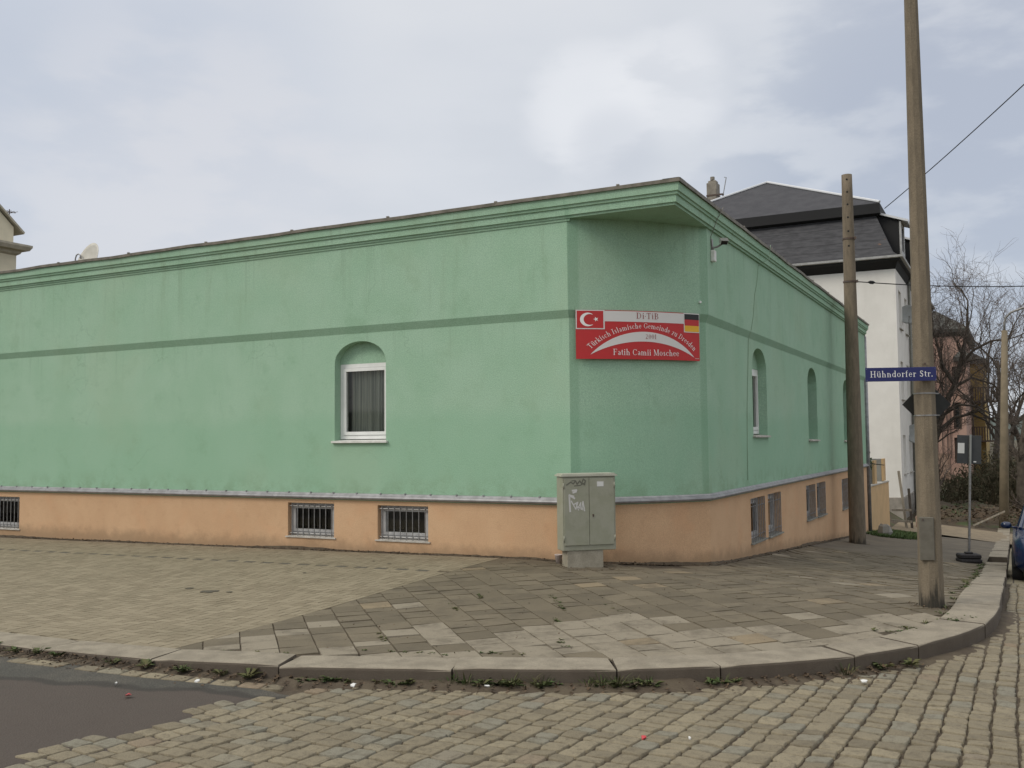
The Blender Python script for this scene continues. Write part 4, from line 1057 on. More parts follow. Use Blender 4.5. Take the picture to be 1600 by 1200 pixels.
mb = MB(); d_ = (Vector((9.6, 17.4, 5.85))-w0).normalized(); mb.tube([w0+d_*.28-Vector((0, 0, .03)), w0+d_*.33-Vector((0, 0, .034)), w0+d_*.40-Vector((0, 0, .042)), w0+d_*.45-Vector((0, 0, .048))], [.012, .04, .04, .012], 8); fin('insulator', mb, M_['fascia'], wi, smooth=True)

# mobile sign on a rubber foot
MX, MY = 2.84, 9.33; MZ = g(MX, MY)
ms = empty('mobile_sign', (MX, MY, MZ), 'temporary dark traffic sign seen from behind on a post in a black rubber foot', 'traffic sign')
MM = Matrix.Translation((MX, MY, MZ)) @ Matrix.Rotation(YAW-rad(8), 4, 'Z'); MT = MM @ Matrix.Rotation(rad(2.6), 4, 'Y')
mb = MB(); mb.box((-.20, -.17, 0), (.20, .17, .075), MM, bev=.02); fin('rubber_foot', mb, M_['rubber'], ms)
mb = MB(); mb.box((-.195, -.16, .08), (.19, .16, .165), MM, bev=.02); mb.box((-.07, -.06, .17), (.07, .06, .20), MM, bev=.01); fin('rubber_foot', mb, M_['rubber'], ms)
mb = MB(); mb.box((-.02, -.02, .15), (.02, .02, 2.46), MT, bev=.004); fin('post', mb, M_['steel'], ms)
mb = MB(); mb.box((-.235, .024, 1.90), (.215, .03, 2.455), MT, bev=.003); pn = fin('sign_panel', mb, M_['signback2'], ms)
mb = MB(); mb.box((-.014, -.030, 1.89), (.014, -.021, 2.47), MT); fin('mounting_rail', mb, M_['dish'], pn)
mb = MB(); mb.box((-.222, .018, 2.10), (-.10, .0235, 2.30), MT); fin('sticker', mb, M_['sticker'], pn)
mb = MB(); mb.box((.07, .018, 1.93), (.12, .0235, 1.955), MT); fin('sticker', mb, M_['sticker'], pn)

# far lamp post with a bent arm
lx, ly = 3.29, 27.6; lz = g(lx, ly)
lp = empty('street_lamp', (lx, ly, lz), 'slim concrete lamp post with a curved arm far down the street', 'street lamp')
mb = MB(); mb.tube([(lx, ly, lz-.1), (lx+.13, ly, 1.8), (lx+.27, ly, 5.45)], [.17, .135, .10], 12); fin('shaft', mb, M_['pole3'], lp, smooth=True)
mb = MB(); lx += .27; arm = [(lx, ly, 5.4), (lx, ly, 5.72), (lx+.06, ly-.02, 5.92), (lx+.22, ly-.08, 6.08), (lx+.6, ly-.2, 6.2), (lx+1.6, ly-.5, 6.42)]
mb.tube(arm, .04, 8); fin('arm', mb, M_['steel'], lp, smooth=True)
mb = MB(); mb.ellipsoid((lx+1.9, ly-.6, 6.49), (.42, .16, .10)); fin('lamp_head', mb, M_['dish'], lp, smooth=True)

# ================================================================== white house with a mansard roof
HX0, HX1, HY0, HY1, HZ0, HE = -11.7, -.10, 28.0, 44.5, -1.7, 8.35
wh = empty('mansard_house', (-5.9, 28, -1.5), 'white rendered house with steep dark mansard roof, dormers and a chimney behind the green building', 'house')
def housewall(mb):
    sw = []
    for y in (28.9, 31.3, 34.2, 36.9, 39.6, 42.2):
        for z in (.2, 3.1, 5.9): sw.append((y, z))
    m_ = lambda u, z, d: (HX1-d, u, z)
    ops = {}
    for z0, z1 in ((HZ0, 2.9), (2.9, 5.7), (5.7, HE)):
        o = [dict(pts=rect(y, y+1.0, z, z+1.5), d=.12, back=False) for y, z in sw if z0 < z < z1]
        if z0 < 0: pass
        wallface(mb, HY0, HY1, z0, z1, o, m_)
    mb.face([(HX0, HY0, HZ0), (HX1, HY0, HZ0), (HX1, HY0, HE), (HX0, HY0, HE)])
    mb.face([(HX0, HY0, HZ0), (HX0, HY1, HZ0), (HX0, HY1, HE), (HX0, HY0, HE)]); mb.face([(HX0, HY1, HZ0), (HX1, HY1, HZ0), (HX1, HY1, HE), (HX0, HY1, HE)])
    return sw
mb = MB(); sw = housewall(mb); fin('wall', mb, M_['whitewall'], wh)
mH = lambda u, z, d: (HX1-d, u, z)
for y, z in sw:
    wn_ = frame_window(wh, 'window', mH, y+.003, y+.997, z+.02, z+1.497, .10, M_['white_pvc'], fwid=.07); sill(wn_, mH, y, y+1.0, z+.01, M_['sill'], .08, .03, .1)
mb = MB(); sweep(mb, [(HX0, HY1), (HX0, HY0), (HX1, HY0), (HX1, HY1)], [(.0, -.66), (.035, -.68), (.04, -2.0)], False); fin('plinth', mb, M_['plinth'], wh)
def roofring(mb, a, b, za, zb):           # a, b: (x0, x1, y0, y1)
    ra = [(a[0], a[2], za), (a[1], a[2], za), (a[1], a[3], za), (a[0], a[3], za)]; rb = [(b[0], b[2], zb), (b[1], b[2], zb), (b[1], b[3], zb), (b[0], b[3], zb)]
    mb.grid([ra, rb], True)
E0 = (HX0-.35, HX1+.23, HY0-.42, HY1+.4); E1 = (HX0+.55, HX1-.76, HY0+1.0, HY1-1.0); E2 = (HX0+.35, HX1-.56, HY0+.72, HY1-.7)
mb = MB(); roofring(mb, (HX0, HX1, HY0, HY1), (E0[0]+.1, E0[1]-.1, E0[2]+.1, E0[3]-.1), HE-.25, HE+.0); roofring(mb, (E0[0]+.1, E0[1]-.1, E0[2]+.1, E0[3]-.1), E0, HE, HE+.05); roofring(mb, E0, E0, HE+.05, HE+.15); fin('eaves', mb, M_['fascia'], wh)
mb = MB(); Em = (E0[0]+.75, E0[1]-.75, E0[2]+.62, E0[3]-.62)
roofring(mb, E0, (E0[0]+.3, E0[1]-.3, E0[2]+.3, E0[3]-.3), HE+.15, HE+.42); roofring(mb, (E0[0]+.3, E0[1]-.3, E0[2]+.3, E0[3]-.3), E1, HE+.42, 10.50); fin('mansard', mb, M_['slate'], wh)
mb = MB(); sweep(mb, [(E0[0], E0[2]), (E0[1], E0[2]), (E0[1], E0[3]), (E0[0], E0[3])], [(.0, HE+.10), (.10, HE+.12), (.11, HE+.20), (.06, HE+.20), (.0, HE+.16)]); fin('gutter', mb, M_['dormer'], wh)
mb = MB(); roofring(mb, E1, E2, 10.42, 10.50); roofring(mb, E2, E2, 10.50, 10.90); fin('upper_fascia', mb, M_['fascia'], wh)
RXm = (E2[0]+E2[1])/2; AP = (RXm, 33.2, 13.45); BP = (RXm, 39.4, 13.45)
mb = MB(); z2 = 10.90
mb.face([(E2[0], E2[2], z2), (E2[1], E2[2], z2), AP]); mb.face([(E2[1], E2[2], z2), (E2[1], E2[3], z2), BP, AP]); mb.face([(E2[1], E2[3], z2), (E2[0], E2[3], z2), BP]); mb.face([(E2[0], E2[3], z2), (E2[0], E2[2], z2), AP, BP])
fin('upper_roof', mb, M_['shingle'], wh)
mb = MB()
for a, b in (((E2[0], E2[2], z2), AP), ((E2[1], E2[2], z2), AP), (AP, BP)): mb.tube([Vector(a)+Vector((0, 0, .04)), Vector(b)+Vector((0, 0, .04))], .055, 6)
fin('ridge_cap', mb, M_['rim'], wh)
for x in (-9.1,):
    mb = MB(); mb.box((x, 34.0, 10.9), (x+.50, 34.6, 14.05), bev=.02); mb.box((x+.05, 34.1, 14.05), (x+.45, 34.5, 14.18), bev=.03); ch_ = fin('chimney', mb, M_['brickc'], wh)
    mb = MB(); mb.tube([(x+.25, 34.2, 14.2), (x+.25, 34.2, 14.36)], .11, 8); fin('chimney_pot', mb, M_['brickc'], ch_)
    mb = MB(); mb.box((x-.015, 33.985, 13.38), (x+.515, 34.615, 13.46)); mb.box((x+.48, 33.95, 13.36), (x+.80, 34.0, 13.44)); fin('strap', mb, M_['rust'], ch_)
an = empty('roof_antenna', (-8.1, 34.0, 12.1), 'thin bent aerial rod beside the chimney of the white house', 'antenna')
mb = MB(); mb.tube([(-8.1, 34, 12.0), (-8.28, 34, 13.4), (-8.12, 34, 14.2), (-8.22, 34, 14.22)], .022, 6); fin('mast', mb, M_['steel'], an)
mb = MB(); mb.tube([(-8.32, 34, 13.38), (-8.05, 33.9, 12.1)], .018, 5); mb.tube([(-8.45, 34, 13.40), (-8.25, 34, 13.40)], .03, 6); fin('stay', mb, M_['rust'], an)
def dormer(y, side_=True):
    # zinc dormer standing in the street side of the mansard
    d_ = empty_part = None
    x1 = HX1+.12; y1 = y+1.25; zb_, zt = HE+.45, 10.15
    mb = MB()
    CK = [[(x1, yy, zb_), (x1, yy, zt), (HX1-.8, yy, zt+.35), (HX1-.75, yy, zb_+.4), (x1-.55, yy, zb_)] for yy in (y, y1)]
    mb.grid(CK, True); mb.face(CK[0]); mb.face(CK[1][::-1])
    dm = fin('dormer', mb, M_['fascia'], wh)
    mb = MB(); mb.box((x1-.02, y-.05, zb_), (x1+.05, y+.16, zt)); mb.box((x1-.02, y1-.16, zb_), (x1+.05, y1+.05, zt)); mb.box((x1-.02, y+.16, zb_), (x1+.05, y1-.16, zb_+.2)); mb.box((x1-.02, y+.16, zt-.15), (x1+.05, y1-.16, zt)); fin('dormer_frame', mb, M_['dormer'], dm)
    mb = MB(); mb.box((x1-.03, y+.16, zb_+.2), (x1-.01, y1-.16, zt-.15)); fin('glass', mb, M_['darkglass'], dm)
    mb = MB(); P = [(x1+.30, zt-.06), (x1+.32, zt+.02), (HX1-1.0, zt+.55), (HX1-1.0, zt+.47)]
    rows = [[(x, yy, z) for x, z in P] for yy in (y-.15, y1+.15)]; mb.grid(rows, True); mb.face(rows[0]); mb.face(rows[1][::-1]); fin('dormer_roof', mb, M_['rim'], dm)
for y in (29.1, 33.6, 38.2): dormer(y)
# little dormer in the front slope, half hidden by the green cornice
mb = MB(); mb.box((-7.1, 27.95, 8.9), (-6.2, 29.4, 9.95)); dm = fin('dormer', mb, M_['dormer'], wh, label='small pale dormer in the front slope')
mb = MB(); rows = [[(-6.65-.75*math.cos(math.pi*i/10), yy, 9.95+.28*math.sin(math.pi*i/10)) for i in range(11)] for yy in (27.75, 29.5)]; mb.grid(rows); mb.face(rows[0]); fin('dormer_roof', mb, M_['dormer'], dm)
mb = MB(); mb.tube([(HX1+.08, 32.6, HE-.1), (HX1+.30, 32.6, HE+.05)], .06, 8); mb.tube([(HX1+.08, 32.6, HE-.1), (HX1+.08, 32.6, -1.4)], .06, 8); fin('downpipe', mb, M_['plate'], wh, smooth=True)
def dish(name, x, y, z, r, yaw, pitch, mt, label, wallx=None, mastz=None):
    d_ = empty(name, (x, y, z), label, 'satellite dish')
    M = Matrix.Translation((x, y, z)) @ Matrix.Rotation(yaw, 4, 'Z') @ Matrix.Rotation(pitch, 4, 'X')      # looks along local -y
    mb = MB(); rows = []
    for i in range(8):
        q = i/7; rows.append([M @ Vector((r*q*.92*math.cos(2*math.pi*j/24), -.16*r*2*q*q*.6, r*q*math.sin(2*math.pi*j/24))) for j in range(24)])
    rows[0] = [M @ Vector((r*.02*math.cos(2*math.pi*j/24), 0, r*.02*math.sin(2*math.pi*j/24))) for j in range(24)]
    mb.grid(rows, True); rows2 = [[p+(M.to_3x3() @ Vector((0, .012, 0))) for p in q] for q in rows]; mb.grid(rows2, True); mb.grid([rows[-1], rows2[-1]], True)
    fin('reflector', mb, mt, d_, smooth=True)
    mb = MB(); mb.tube([M @ Vector((0, -.1*r, -r*.98)), M @ Vector((0, -r*1.0, -r*.55))], .014, 6); fin('feed_arm', mb, M_['steel'], d_)
    mb = MB(); mb.tube([M @ Vector((0, -r*1.0, -r*.56)), M @ Vector((0, -r*.86, -r*.46))], .035, 8); fin('receiver', mb, M_['dish'], d_)
    mb = MB()
    if wallx is not None: mb.tube([M @ Vector((0, .02, 0)), Vector((x-.0, y+.05, z-.1)), Vector((wallx, y+.1, z-.2))], .022, 8)
    else: mb.tube([M @ Vector((0, .03, 0)), Vector((x, y, z-.2))+(M.to_3x3() @ Vector((0, .12, 0))), Vector((x, y, mastz))+(M.to_3x3() @ Vector((0, .12, 0)))], .024, 8)
    fin('bracket', mb, M_['steel'], d_, smooth=True)
dish('satellite_dish', .10, 30.3, 6.55, .40, rad(12), rad(-14), M_['dish'], 'upper grey satellite dish on the street side of the white house', wallx=HX1)
dish('satellite_dish', .10, 31.6, 1.75, .40, rad(10), rad(-14), M_['dish'], 'lower grey satellite dish on the street side of the white house', wallx=HX1)
dish('satellite_dish', -13.02, 2.0, 5.37, .42, rad(-10), rad(-18), M_['dishcream'], 'cream satellite dish standing on the flat roof of the green building', mastz=4.8)
mb = MB(); mb.tube([(-13.46, 2, 4.85), (-13.46, 2, 5.50), (-13.43, 2, 5.57), (-13.37, 2, 5.59), (-13.31, 2, 5.56), (-13.29, 2, 5.48)], .014, 8)
fin('cable_gooseneck', mb, M_['steel'], label='thin bent cable pipe beside the roof dish on the green building', cat='pipe', smooth=True, origin=(-13.46, 2, 4.85))
# wire from the house out over the street
wi = empty('overhead_wire', (-.55, 29.5, 11.1), 'dark overhead wire rising from the white house across the upper right sky', 'wire')
mb = MB(); mb.tube(sag((-.55, 29.4, 10.8), (9.2, 9.8, 13.2), .25), .017, 5); fin('strand', mb, M_['fascia'], wi)

# ================================================================== garden wall and entrance behind the green building
gw = empty('garden_wall', (0, 19.9, -1.3), 'beige rendered garden wall with sloping top continuing the line of the green building', 'wall')
mb = MB(); P = [(17.95, -1.7, .20), (22.6, -1.9, .10)]
a = [(0, 17.95, -1.7), (0, 22.6, -1.9), (0, 22.6, .17), (0, 17.95, .22)]; b = [(-.24, y, z) for _, y, z in a]
mb.face(a); mb.face(b[::-1]); mb.grid([a, b], True); fin('wall', mb, M_['beige'], gw)
mb = MB(); a = [(.02, 17.93, .222), (.02, 22.62, .172), (.02, 22.62, .205), (.02, 17.93, .255)]; b = [(-.26, y, z) for _, y, z in a]; mb.face(a); mb.face(b[::-1]); mb.grid([a, b], True); fin('coping', mb, M_['sill'], gw)
for i, (y, z, nm) in enumerate(((19.3, .93, 'nearer'), (21.6, .94, 'further'))):
    t = empty('wall_pier', (-.6, y, -1.3), '%s upright grey and beige wall pier behind the beige garden wall' % nm, 'pier', 'wall piers behind the garden wall')
    mb = MB(); mb.box((-1.6, y, -1.5), (-.10, y+.5, z), bev=.008); fin('pier', mb, M_['pillar'], t)
    mb = MB(); mb.box((-.098, y-.004, .24), (-.03, y+.504, z+.004)); fin('facing', mb, M_['beige'], t)
mb = MB(); mb.box((-.9, 18.0, -1.3), (-.3, 18.9, .60)); t = fin('planter_box', mb, M_['pillar'], label='grey masonry planter holding the small shrub behind the green building', cat='planter', origin=(-.6, 18.4, -1.3))
def leafball(mb, c, r, n, s, flat=.8):
    for _ in range(n):
        while True:
            p = Vector((random.uniform(-1, 1), random.uniform(-1, 1), random.uniform(-1, 1)))
            if .35 < p.length < 1: break
        q = Vector(c)+Vector((p.x*r, p.y*r, p.z*r*flat)); a = Vector((random.gauss(0, 1), random.gauss(0, 1), random.gauss(0, 1))).normalized(); b = a.orthogonal().normalized()
        l = s*random.uniform(.6, 1.3); mb.face([q, q+a*l*.5+b*l*.28, q+a*l, q+a*l*.5-b*l*.28])
sh = empty('small_shrub', (-.45, 18.3, .6), 'small dark green shrub growing at the far end of the green building', 'shrub'); random.seed(31)
mb = MB(); leafball(mb, (-.30, 18.3, 1.0), .30, 260, .09); leafball(mb, (-.12, 18.3, .86), .2, 130, .08); fin('foliage', mb, M_['leaf'], sh, fix=False)
mb = MB(); mb.tube([(-.4, 18.3, .58), (-.35, 18.3, .95)], .02, 6); mb.tube([(-.35, 18.3, .92), (.1, 18.35, .86), (.35, 18.4, .83)], .014, 5); fin('stem', mb, M_['bark'], sh)
# rubble, posts and boards beside the white house
def post(x, y, h, lean, mt, label, w_=.07):
    z = g(x, y); mb = MB(); mb.box((-w_/2, -w_/2, -.1), (w_/2, w_/2, h), Matrix.Translation((x, y, z)) @ Matrix.Rotation(lean, 4, 'Y'), bev=.008)
    fin('fence_post', mb, mt, label=label, cat='post', group='old posts beside the white house', origin=(x, y, z))
post(.42, 23.6, 1.95, rad(-6), M_['wood'], 'tall pale leaning post beside the end of the beige garden wall', .08)
post(.56, 23.9, 1.35, rad(-3), M_['bark'], 'shorter dark post in front of the white house', .08)
fb = empty('fence_rails', (.3, 23.3, -1.4), 'low weathered rails between posts behind the end of the beige garden wall', 'fence')
for dz in (.22, .58): mb = MB(); mb.box((-.2, -.03, 0), (.42, .03, .07), Matrix.Translation((.2, 23.3, g(.2, 23)+dz)) @ Matrix.Rotation(rad(4-dz*9), 4, 'Y')); fin('rail', mb, M_['wood'], fb)
random.seed(44)
def chunk(x, y, s, mt, label, name='rubble_block', cat='rubble', grp='broken masonry beside the path', z=None):
    z = g(x, y) if z is None else z; mb = MB(); n = 7; rows = []
    for k, (h, q) in enumerate(((-.1, .9), (.35, 1), (.8, .85), (1.0, .5))): rows.append([(x+s*q*math.cos(2*math.pi*i/n)*random.uniform(.75, 1.1), y+s*q*math.sin(2*math.pi*i/n)*random.uniform(.75, 1.1), z+s*1.5*h*random.uniform(.9, 1.1)) for i in range(n)])
    mb.grid(rows, True); mb.face(rows[-1]); fin(name, mb, mt, label=label, cat=cat, group=grp, origin=(x, y, z))
chunk(.85, 24.6, .32, M_['ruin'], 'large broken masonry lump leaning by the foot of the white house')
chunk(1.18, 24.9, .16, M_['pillar'], 'smaller grey rubble lump right of the large masonry lump')
chunk(.45, 17.2, .22, M_['pillar'], 'flat grey stone on the grass patch by the beige garden wall')
mb = MB(); mb.box((0, -.06, 0), (1.15, .06, .05), Matrix.Translation((2.35, 26.6, g(2.4, 26)+.06)) @ Matrix.Rotation(rad(-27), 4, 'Y') @ Matrix.Rotation(rad(10), 4, 'Z'))
fin('loose_board', mb, M_['wood'], label='weathered board lying tilted against the soil left of the far lamp post', cat='board', origin=(2.35, 26.6, g(2.4, 26)))

# ================================================================== houses further down the street
ph_ = empty('pink_house', (-2.5, 58, -1.6), 'weathered pink townhouse with dark roof and barred windows behind the bare tree', 'house')
mb = MB()
mP = lambda u, z, d: (u, 58+d, z)
opsw = [(.30, .78, 2.1, 3.85), (.30, .78, 4.85, 6.2), (.30, .78, -.1, 1.55), (-1.55, -.95, 2.3, 3.9), (-1.55, -.95, 5.0, 6.4), (-3.1, -2.4, 2.3, 3.9), (-3.1, -2.4, 5.0, 6.4)]
for z0, z1 in ((-2, 1.9), (1.9, 4.6), (4.6, 8.4)):
    wallface(mb, -7.5, 1.05, z0, z1, [dict(pts=rect(*q), d=.25) for q in opsw if z0 < q[2] < z1], mP)
mb.face([(1.05, 58, -2), (1.05, 70, -2), (1.05, 70, 8.4), (1.05, 58, 8.4)]); mb.face([(-7.5, 58, -2), (-7.5, 70, -2), (-7.5, 70, 8.4), (-7.5, 58, 8.4)])
fin('wall', mb, M_['pink'], ph_)
for q in opsw:
    wn_ = frame_window(ph_, 'window', mP, q[0], q[1], q[2], q[3], .15, M_['rust'], fwid=.06); m2 = MB(); m2.face([mP(q[0], q[2], .24), mP(q[1], q[2], .24), mP(q[1], q[3], .24), mP(q[0], q[3], .24)]); fin('dark_backing', m2, M_['dark'], wn_)  # dark sheet behind each pane stands in for the unlit room
mb = MB(); sweep(mb, [(1.05, 70), (-7.5, 70), (-7.5, 58), (1.05, 58)], [(0, 8.2), (.12, 8.25), (.35, 8.45), (.4, 8.65), (0, 8.7)]); fin('cornice', mb, M_['darkroof'], ph_)
mb = MB(); ra = [(-7.9, 57.6, 8.66), (1.45, 57.6, 8.66), (1.45, 70.4, 8.66), (-7.9, 70.4, 8.66)]; rb = [(-6.8, 59.4, 10.4), (-.6, 59.4, 10.1), (-.6, 69, 10.1), (-6.8, 69, 10.4)]; mb.grid([ra, rb], True); mb.face(rb); fin('roof', mb, M_['darkroof'], ph_)
mb = MB(); mb.box((.72, 57.25, 4.3), (1.25, 57.98, 6.5)); by_ = fin('bay', mb, M_['pink'], ph_)
mb = MB(); mb.box((.45, 57.0, 6.5), (1.5, 58.0, 6.75)); ra = [(.45, 57.0, 6.75), (1.5, 57.0, 6.75), (1.5, 58, 6.75), (.45, 58, 6.75)]; rb = [(.8, 57.6, 7.2), (1.15, 57.6, 7.2), (1.15, 58, 7.2), (.8, 58, 7.2)]; mb.grid([ra, rb], True); mb.face(rb); fin('bay_roof', mb, M_['darkroof'], by_)
for x in (-1.9, -1.75, -.75, -.4, -.1, .1): mb = MB(); mb.tube([(x, 57.9, .2), (x, 57.9, 7.6)], .03, 5); fin('downpipe', mb, M_['rust'], ph_)
mb = MB(); mb.grid([[(-7.5, 57.97, -2), (-2, 57.9, -2), (.0, 57.9, -2)], [(-7.5, 57.97, .7), (-2, 57.9, .8), (0.0, 57.92, .45)]]); fin('bare_masonry_patch', mb, M_['ruin'], ph_)
yh = empty('yellow_house', (0, 68, -1.6), 'narrow yellow house with dark balconies behind the pink house', 'house')
mb = MB(); mb.box((-3, 68, -2), (1.95, 80, 7.0)); fin('wall', mb, M_['yellow'], yh)
mb = MB(); mb.box((-3.2, 67.7, 7.0), (2.25, 80.3, 7.25)); ra = [(-3.2, 67.7, 7.25), (2.25, 67.7, 7.25), (2.25, 80.3, 7.25), (-3.2, 80.3, 7.25)]; rb = [(-1, 71, 8.6), (.3, 71, 8.6), (.3, 77, 8.6), (-1, 77, 8.6)]; mb.grid([ra, rb], True); mb.face(rb); fin('roof', mb, M_['darkroof'], yh)
for z in (1.2, 4.1):
    mb = MB(); mb.box((1.0, 66.8, z), (3.1, 68.2, z+.12)); bl_ = fin('balcony', mb, M_['rust'], yh)
    mb = MB()
    for i in range(13): mb.box((1.02+i*.17, 66.8, z+.12), (1.10+i*.17, 66.85, z+1.05))
    mb.box((1.0, 66.79, z+1.05), (3.1, 66.86, z+1.12)); fin('railing', mb, M_['rust'], bl_)
for x in (1.1, 3.0):
    mb = MB(); mb.box((x, 66.9, -1.8), (x+.12, 67.02, 5.4)); fin('balcony_post', mb, M_['rust'], yh)
for z in (1.9, 4.6):
    mb = MB(); mb.box((.55, 67.95, z), (.95, 68.02, z+1.4)); fin('window', mb, M_['dark'], yh)
# cream house far left
ch = empty('cream_house', (-54, 18, -1), 'tall cream house with moulded cornice at the far left edge behind the green roof', 'house')
mb = MB(); mb.box((-60, 9, -2), (-47.85, 24.95, 12.9)); fin('wall', mb, M_['cream'], ch)
mb = MB(); GP = [(9.2, 13.2), (24.85, 13.2), (24.85, 14.45), (17.0, 21.2), (9.2, 14.45)]
for x in (-48.0, -59.8): mb.face([(x, y, z) for y, z in GP])
mb.face([(-48, 24.85, 13.2), (-59.8, 24.85, 13.2), (-59.8, 24.85, 14.45), (-48, 24.85, 14.45)]); fin('attic_wall', mb, M_['cream'], ch)
mb = MB(); sweep(mb, [(-60, 9), (-47.85, 9), (-47.85, 24.95), (-60, 24.95)], [(0, 12.75), (.15, 12.85), (.22, 13.0), (.5, 13.05), (.62, 13.25), (.62, 13.37), (-.3, 13.5)]); fin('cornice', mb, M_['creamroof'], ch)
mb = MB()
for s in (-1, 1):
    P = [(17.0, 21.25), (17.0+s*8.4, 14.10), (17.0+s*8.45, 14.22), (17.0, 21.37)]
    rows = [[(x, y, z) for y, z in P] for x in (-47.8, -60.2)]; mb.grid(rows, True); mb.face(rows[0]); mb.face(rows[1][::-1])
fin('roof', mb, M_['creamroof'], ch)
ta = empty('tv_antenna', (-48.2, 24.6, 14.9), 'small dark television aerial on the roof slope of the cream house', 'antenna')
mb = MB(); mb.tube([(-48.2, 24.7, 14.7), (-48.2, 24.7, 15.5)], .03, 5); fin('mast', mb, M_['rust'], ta)
mb = MB(); mb.tube([(-48.2, 24.3, 15.3), (-48.2, 25.1, 15.36)], .022, 5)
for i in range(4): mb.tube([(-48.6, 24.35+i*.2, 15.31+i*.015), (-47.8, 24.35+i*.2, 15.31+i*.015)], .015, 4)
fin('element', mb, M_['rust'], ta)

# ================================================================== bare trees
def tree(name, x, y, h, r0, lean, label, seed, spread=.55, levels=5, first=.3, shapes=None, grp='bare trees down the street', z=None, tw=1.0):
    rn = random.Random(seed); z = g(min(x, 5), y) if z is None else z
    t = empty(name, (x, y, z), label, 'tree', grp); tk = MB(); tg = MB()
    def br(p, d, l, r, lev):
        n = 4 if lev > 2 else 6; pts = [Vector(p)]; rr = [r]; dd = Vector(d)
        for i in range(n):
            k = .16+.05*lev; dd = (dd+Vector((rn.gauss(0, k), rn.gauss(0, k), rn.gauss(0, k)*.7+(.10 if lev > 1 else .03)))).normalized()
            pts.append(pts[-1]+dd*l/n); rr.append(r*(1-.62*(i+1)/n))
        (tk if lev <= 2 else tg).tube(pts, rr, 7 if lev <= 1 else (5 if lev == 2 else 3), caps=lev <= 1)
        if lev >= levels: return
        nb = {0: 4, 1: 5, 2: 6, 3: 6, 4: 5}[lev]
        for i in range(nb):
            f = (first if lev == 0 else .22)+(1-(first if lev == 0 else .22))*(i+.6)/nb; f = min(f, .99); idx = f*n; a = pts[int(idx)].lerp(pts[min(int(idx)+1, n)], idx-int(idx)); rb_ = rr[int(idx)]
            az = rn.uniform(0, 2*math.pi); sd = dd.orthogonal().normalized(); sd.rotate(Matrix.Rotation(az, 3, dd)); sp_ = spread*rn.uniform(.7, 1.35)
            nd_ = (dd*math.cos(sp_)+sd*math.sin(sp_)).normalized()
            br(a, nd_, l*rn.uniform(.48, .72), max(rb_*rn.uniform(.48, .68), .006*tw), lev+1)
    if shapes:
        for pts, rr, lv in shapes:
            P = [Vector((x+a, y+b, z+c_)) for a, b, c_ in pts]; tk.tube(P, rr, 8)
            for i in range(1, len(P)):
                nbr = 2 if lv == 1 or i > 3 else 1
                for k in range(nbr):
                    if rr[i] > .2 and i < 3 and lv == 0: continue
                    d = (P[i]-P[i-1]).normalized(); sd = d.orthogonal().normalized(); sd.rotate(Matrix.Rotation(rn.uniform(0, 6.28), 3, d)); nd_ = (d*.65+sd*.6+Vector((0, 0, .45))).normalized()
                    br(P[i].lerp(P[i-1], rn.random()), nd_, h*rn.uniform(.13, .24), rr[i]*.5, 2)
            d = (P[-1]-P[-2]).normalized(); br(P[-1], d, h*.24, rr[-1], 2)
    else: br((x, y, z-.1), Vector(lean).normalized(), h, r0, 0)
    fin('trunk', tk, M_['bark'], t, smooth=True, fix=False); fin('crown', tg, M_['twig'], t, fix=False)
# the big spreading one beside the white house
tree('bare_tree', .62, 34.0, 9.5, .3, (0, 0, 1), 'large bare tree with arching limbs behind the main mast, in front of the pink house', 5, shapes=[
    ([(0, 0, -.3), (.02, 0, 1.5), (.05, 0, 3.0), (.35, .1, 4.2), (.95, .1, 5.3), (1.25, 0, 6.5), (1.5, 0, 7.6), (1.55, 0, 8.6)], [.20, .17, .15, .125, .11, .085, .065, .04], 0),
    ([(.05, 0, 2.7), (.30, .1, 3.4), (.85, .3, 3.9), (1.5, .3, 4.05), (2.1, .2, 3.75), (2.5, .1, 3.3), (2.75, .1, 2.7)], [.09, .08, .07, .055, .04, .032, .02], 1),
    ([(.1, 0, 3.2), (.5, -.1, 4.05), (1.1, -.2, 4.45), (1.8, -.3, 4.35), (2.4, -.3, 3.9)], [.08, .07, .055, .04, .025], 1),
    ([(.35, .1, 4.2), (.1, .3, 5.0), (-.2, .4, 5.9), (-.35, .4, 6.9)], [.08, .065, .045, .03], 1),
    ([(.95, .1, 5.3), (.5, .3, 6.1), (.3, .3, 7.0), (.15, .2, 7.8)], [.09, .07, .045, .03], 1),
    ([(1.15, .1, 6.1), (1.7, -.1, 6.75), (2.4, -.2, 7.1), (3.1, -.2, 7.15)], [.08, .06, .045, .025], 1),
    ([(.05, 0, 2.0), (-.5, .1, 3.2), (-.75, .2, 4.6), (-.8, .3, 6.0)], [.085, .07, .05, .03], 1),
    ([(.9, 0, 5.2), (1.6, .1, 5.6), (2.4, .2, 5.3), (3.0, .2, 4.6)], [.07, .055, .04, .02], 1)], levels=4, spread=.6, tw=1.2)
tree('bare_tree', 4.25, 31.0, 3.6, .24, (-.1, 0, 1), 'dark bare tree at the right edge behind the parked blue car', 12, shapes=[
    ([(0, 0, -.2), (-.32, 0, 1.2), (-.28, 0, 2.6), (-.1, .1, 3.8), (.1, .1, 5.2), (.05, .1, 6.4)], [.24, .2, .17, .12, .08, .04], 0),
    ([(-.3, 0, 2.2), (-.7, .2, 3.2), (-.9, .3, 4.3), (-.85, .3, 5.3)], [.1, .08, .05, .03], 1),
    ([(-.28, 0, 2.6), (.3, .1, 3.6), (.8, .1, 4.6), (1.2, .1, 5.6)], [.1, .08, .05, .03], 1)], levels=4, tw=1.2)
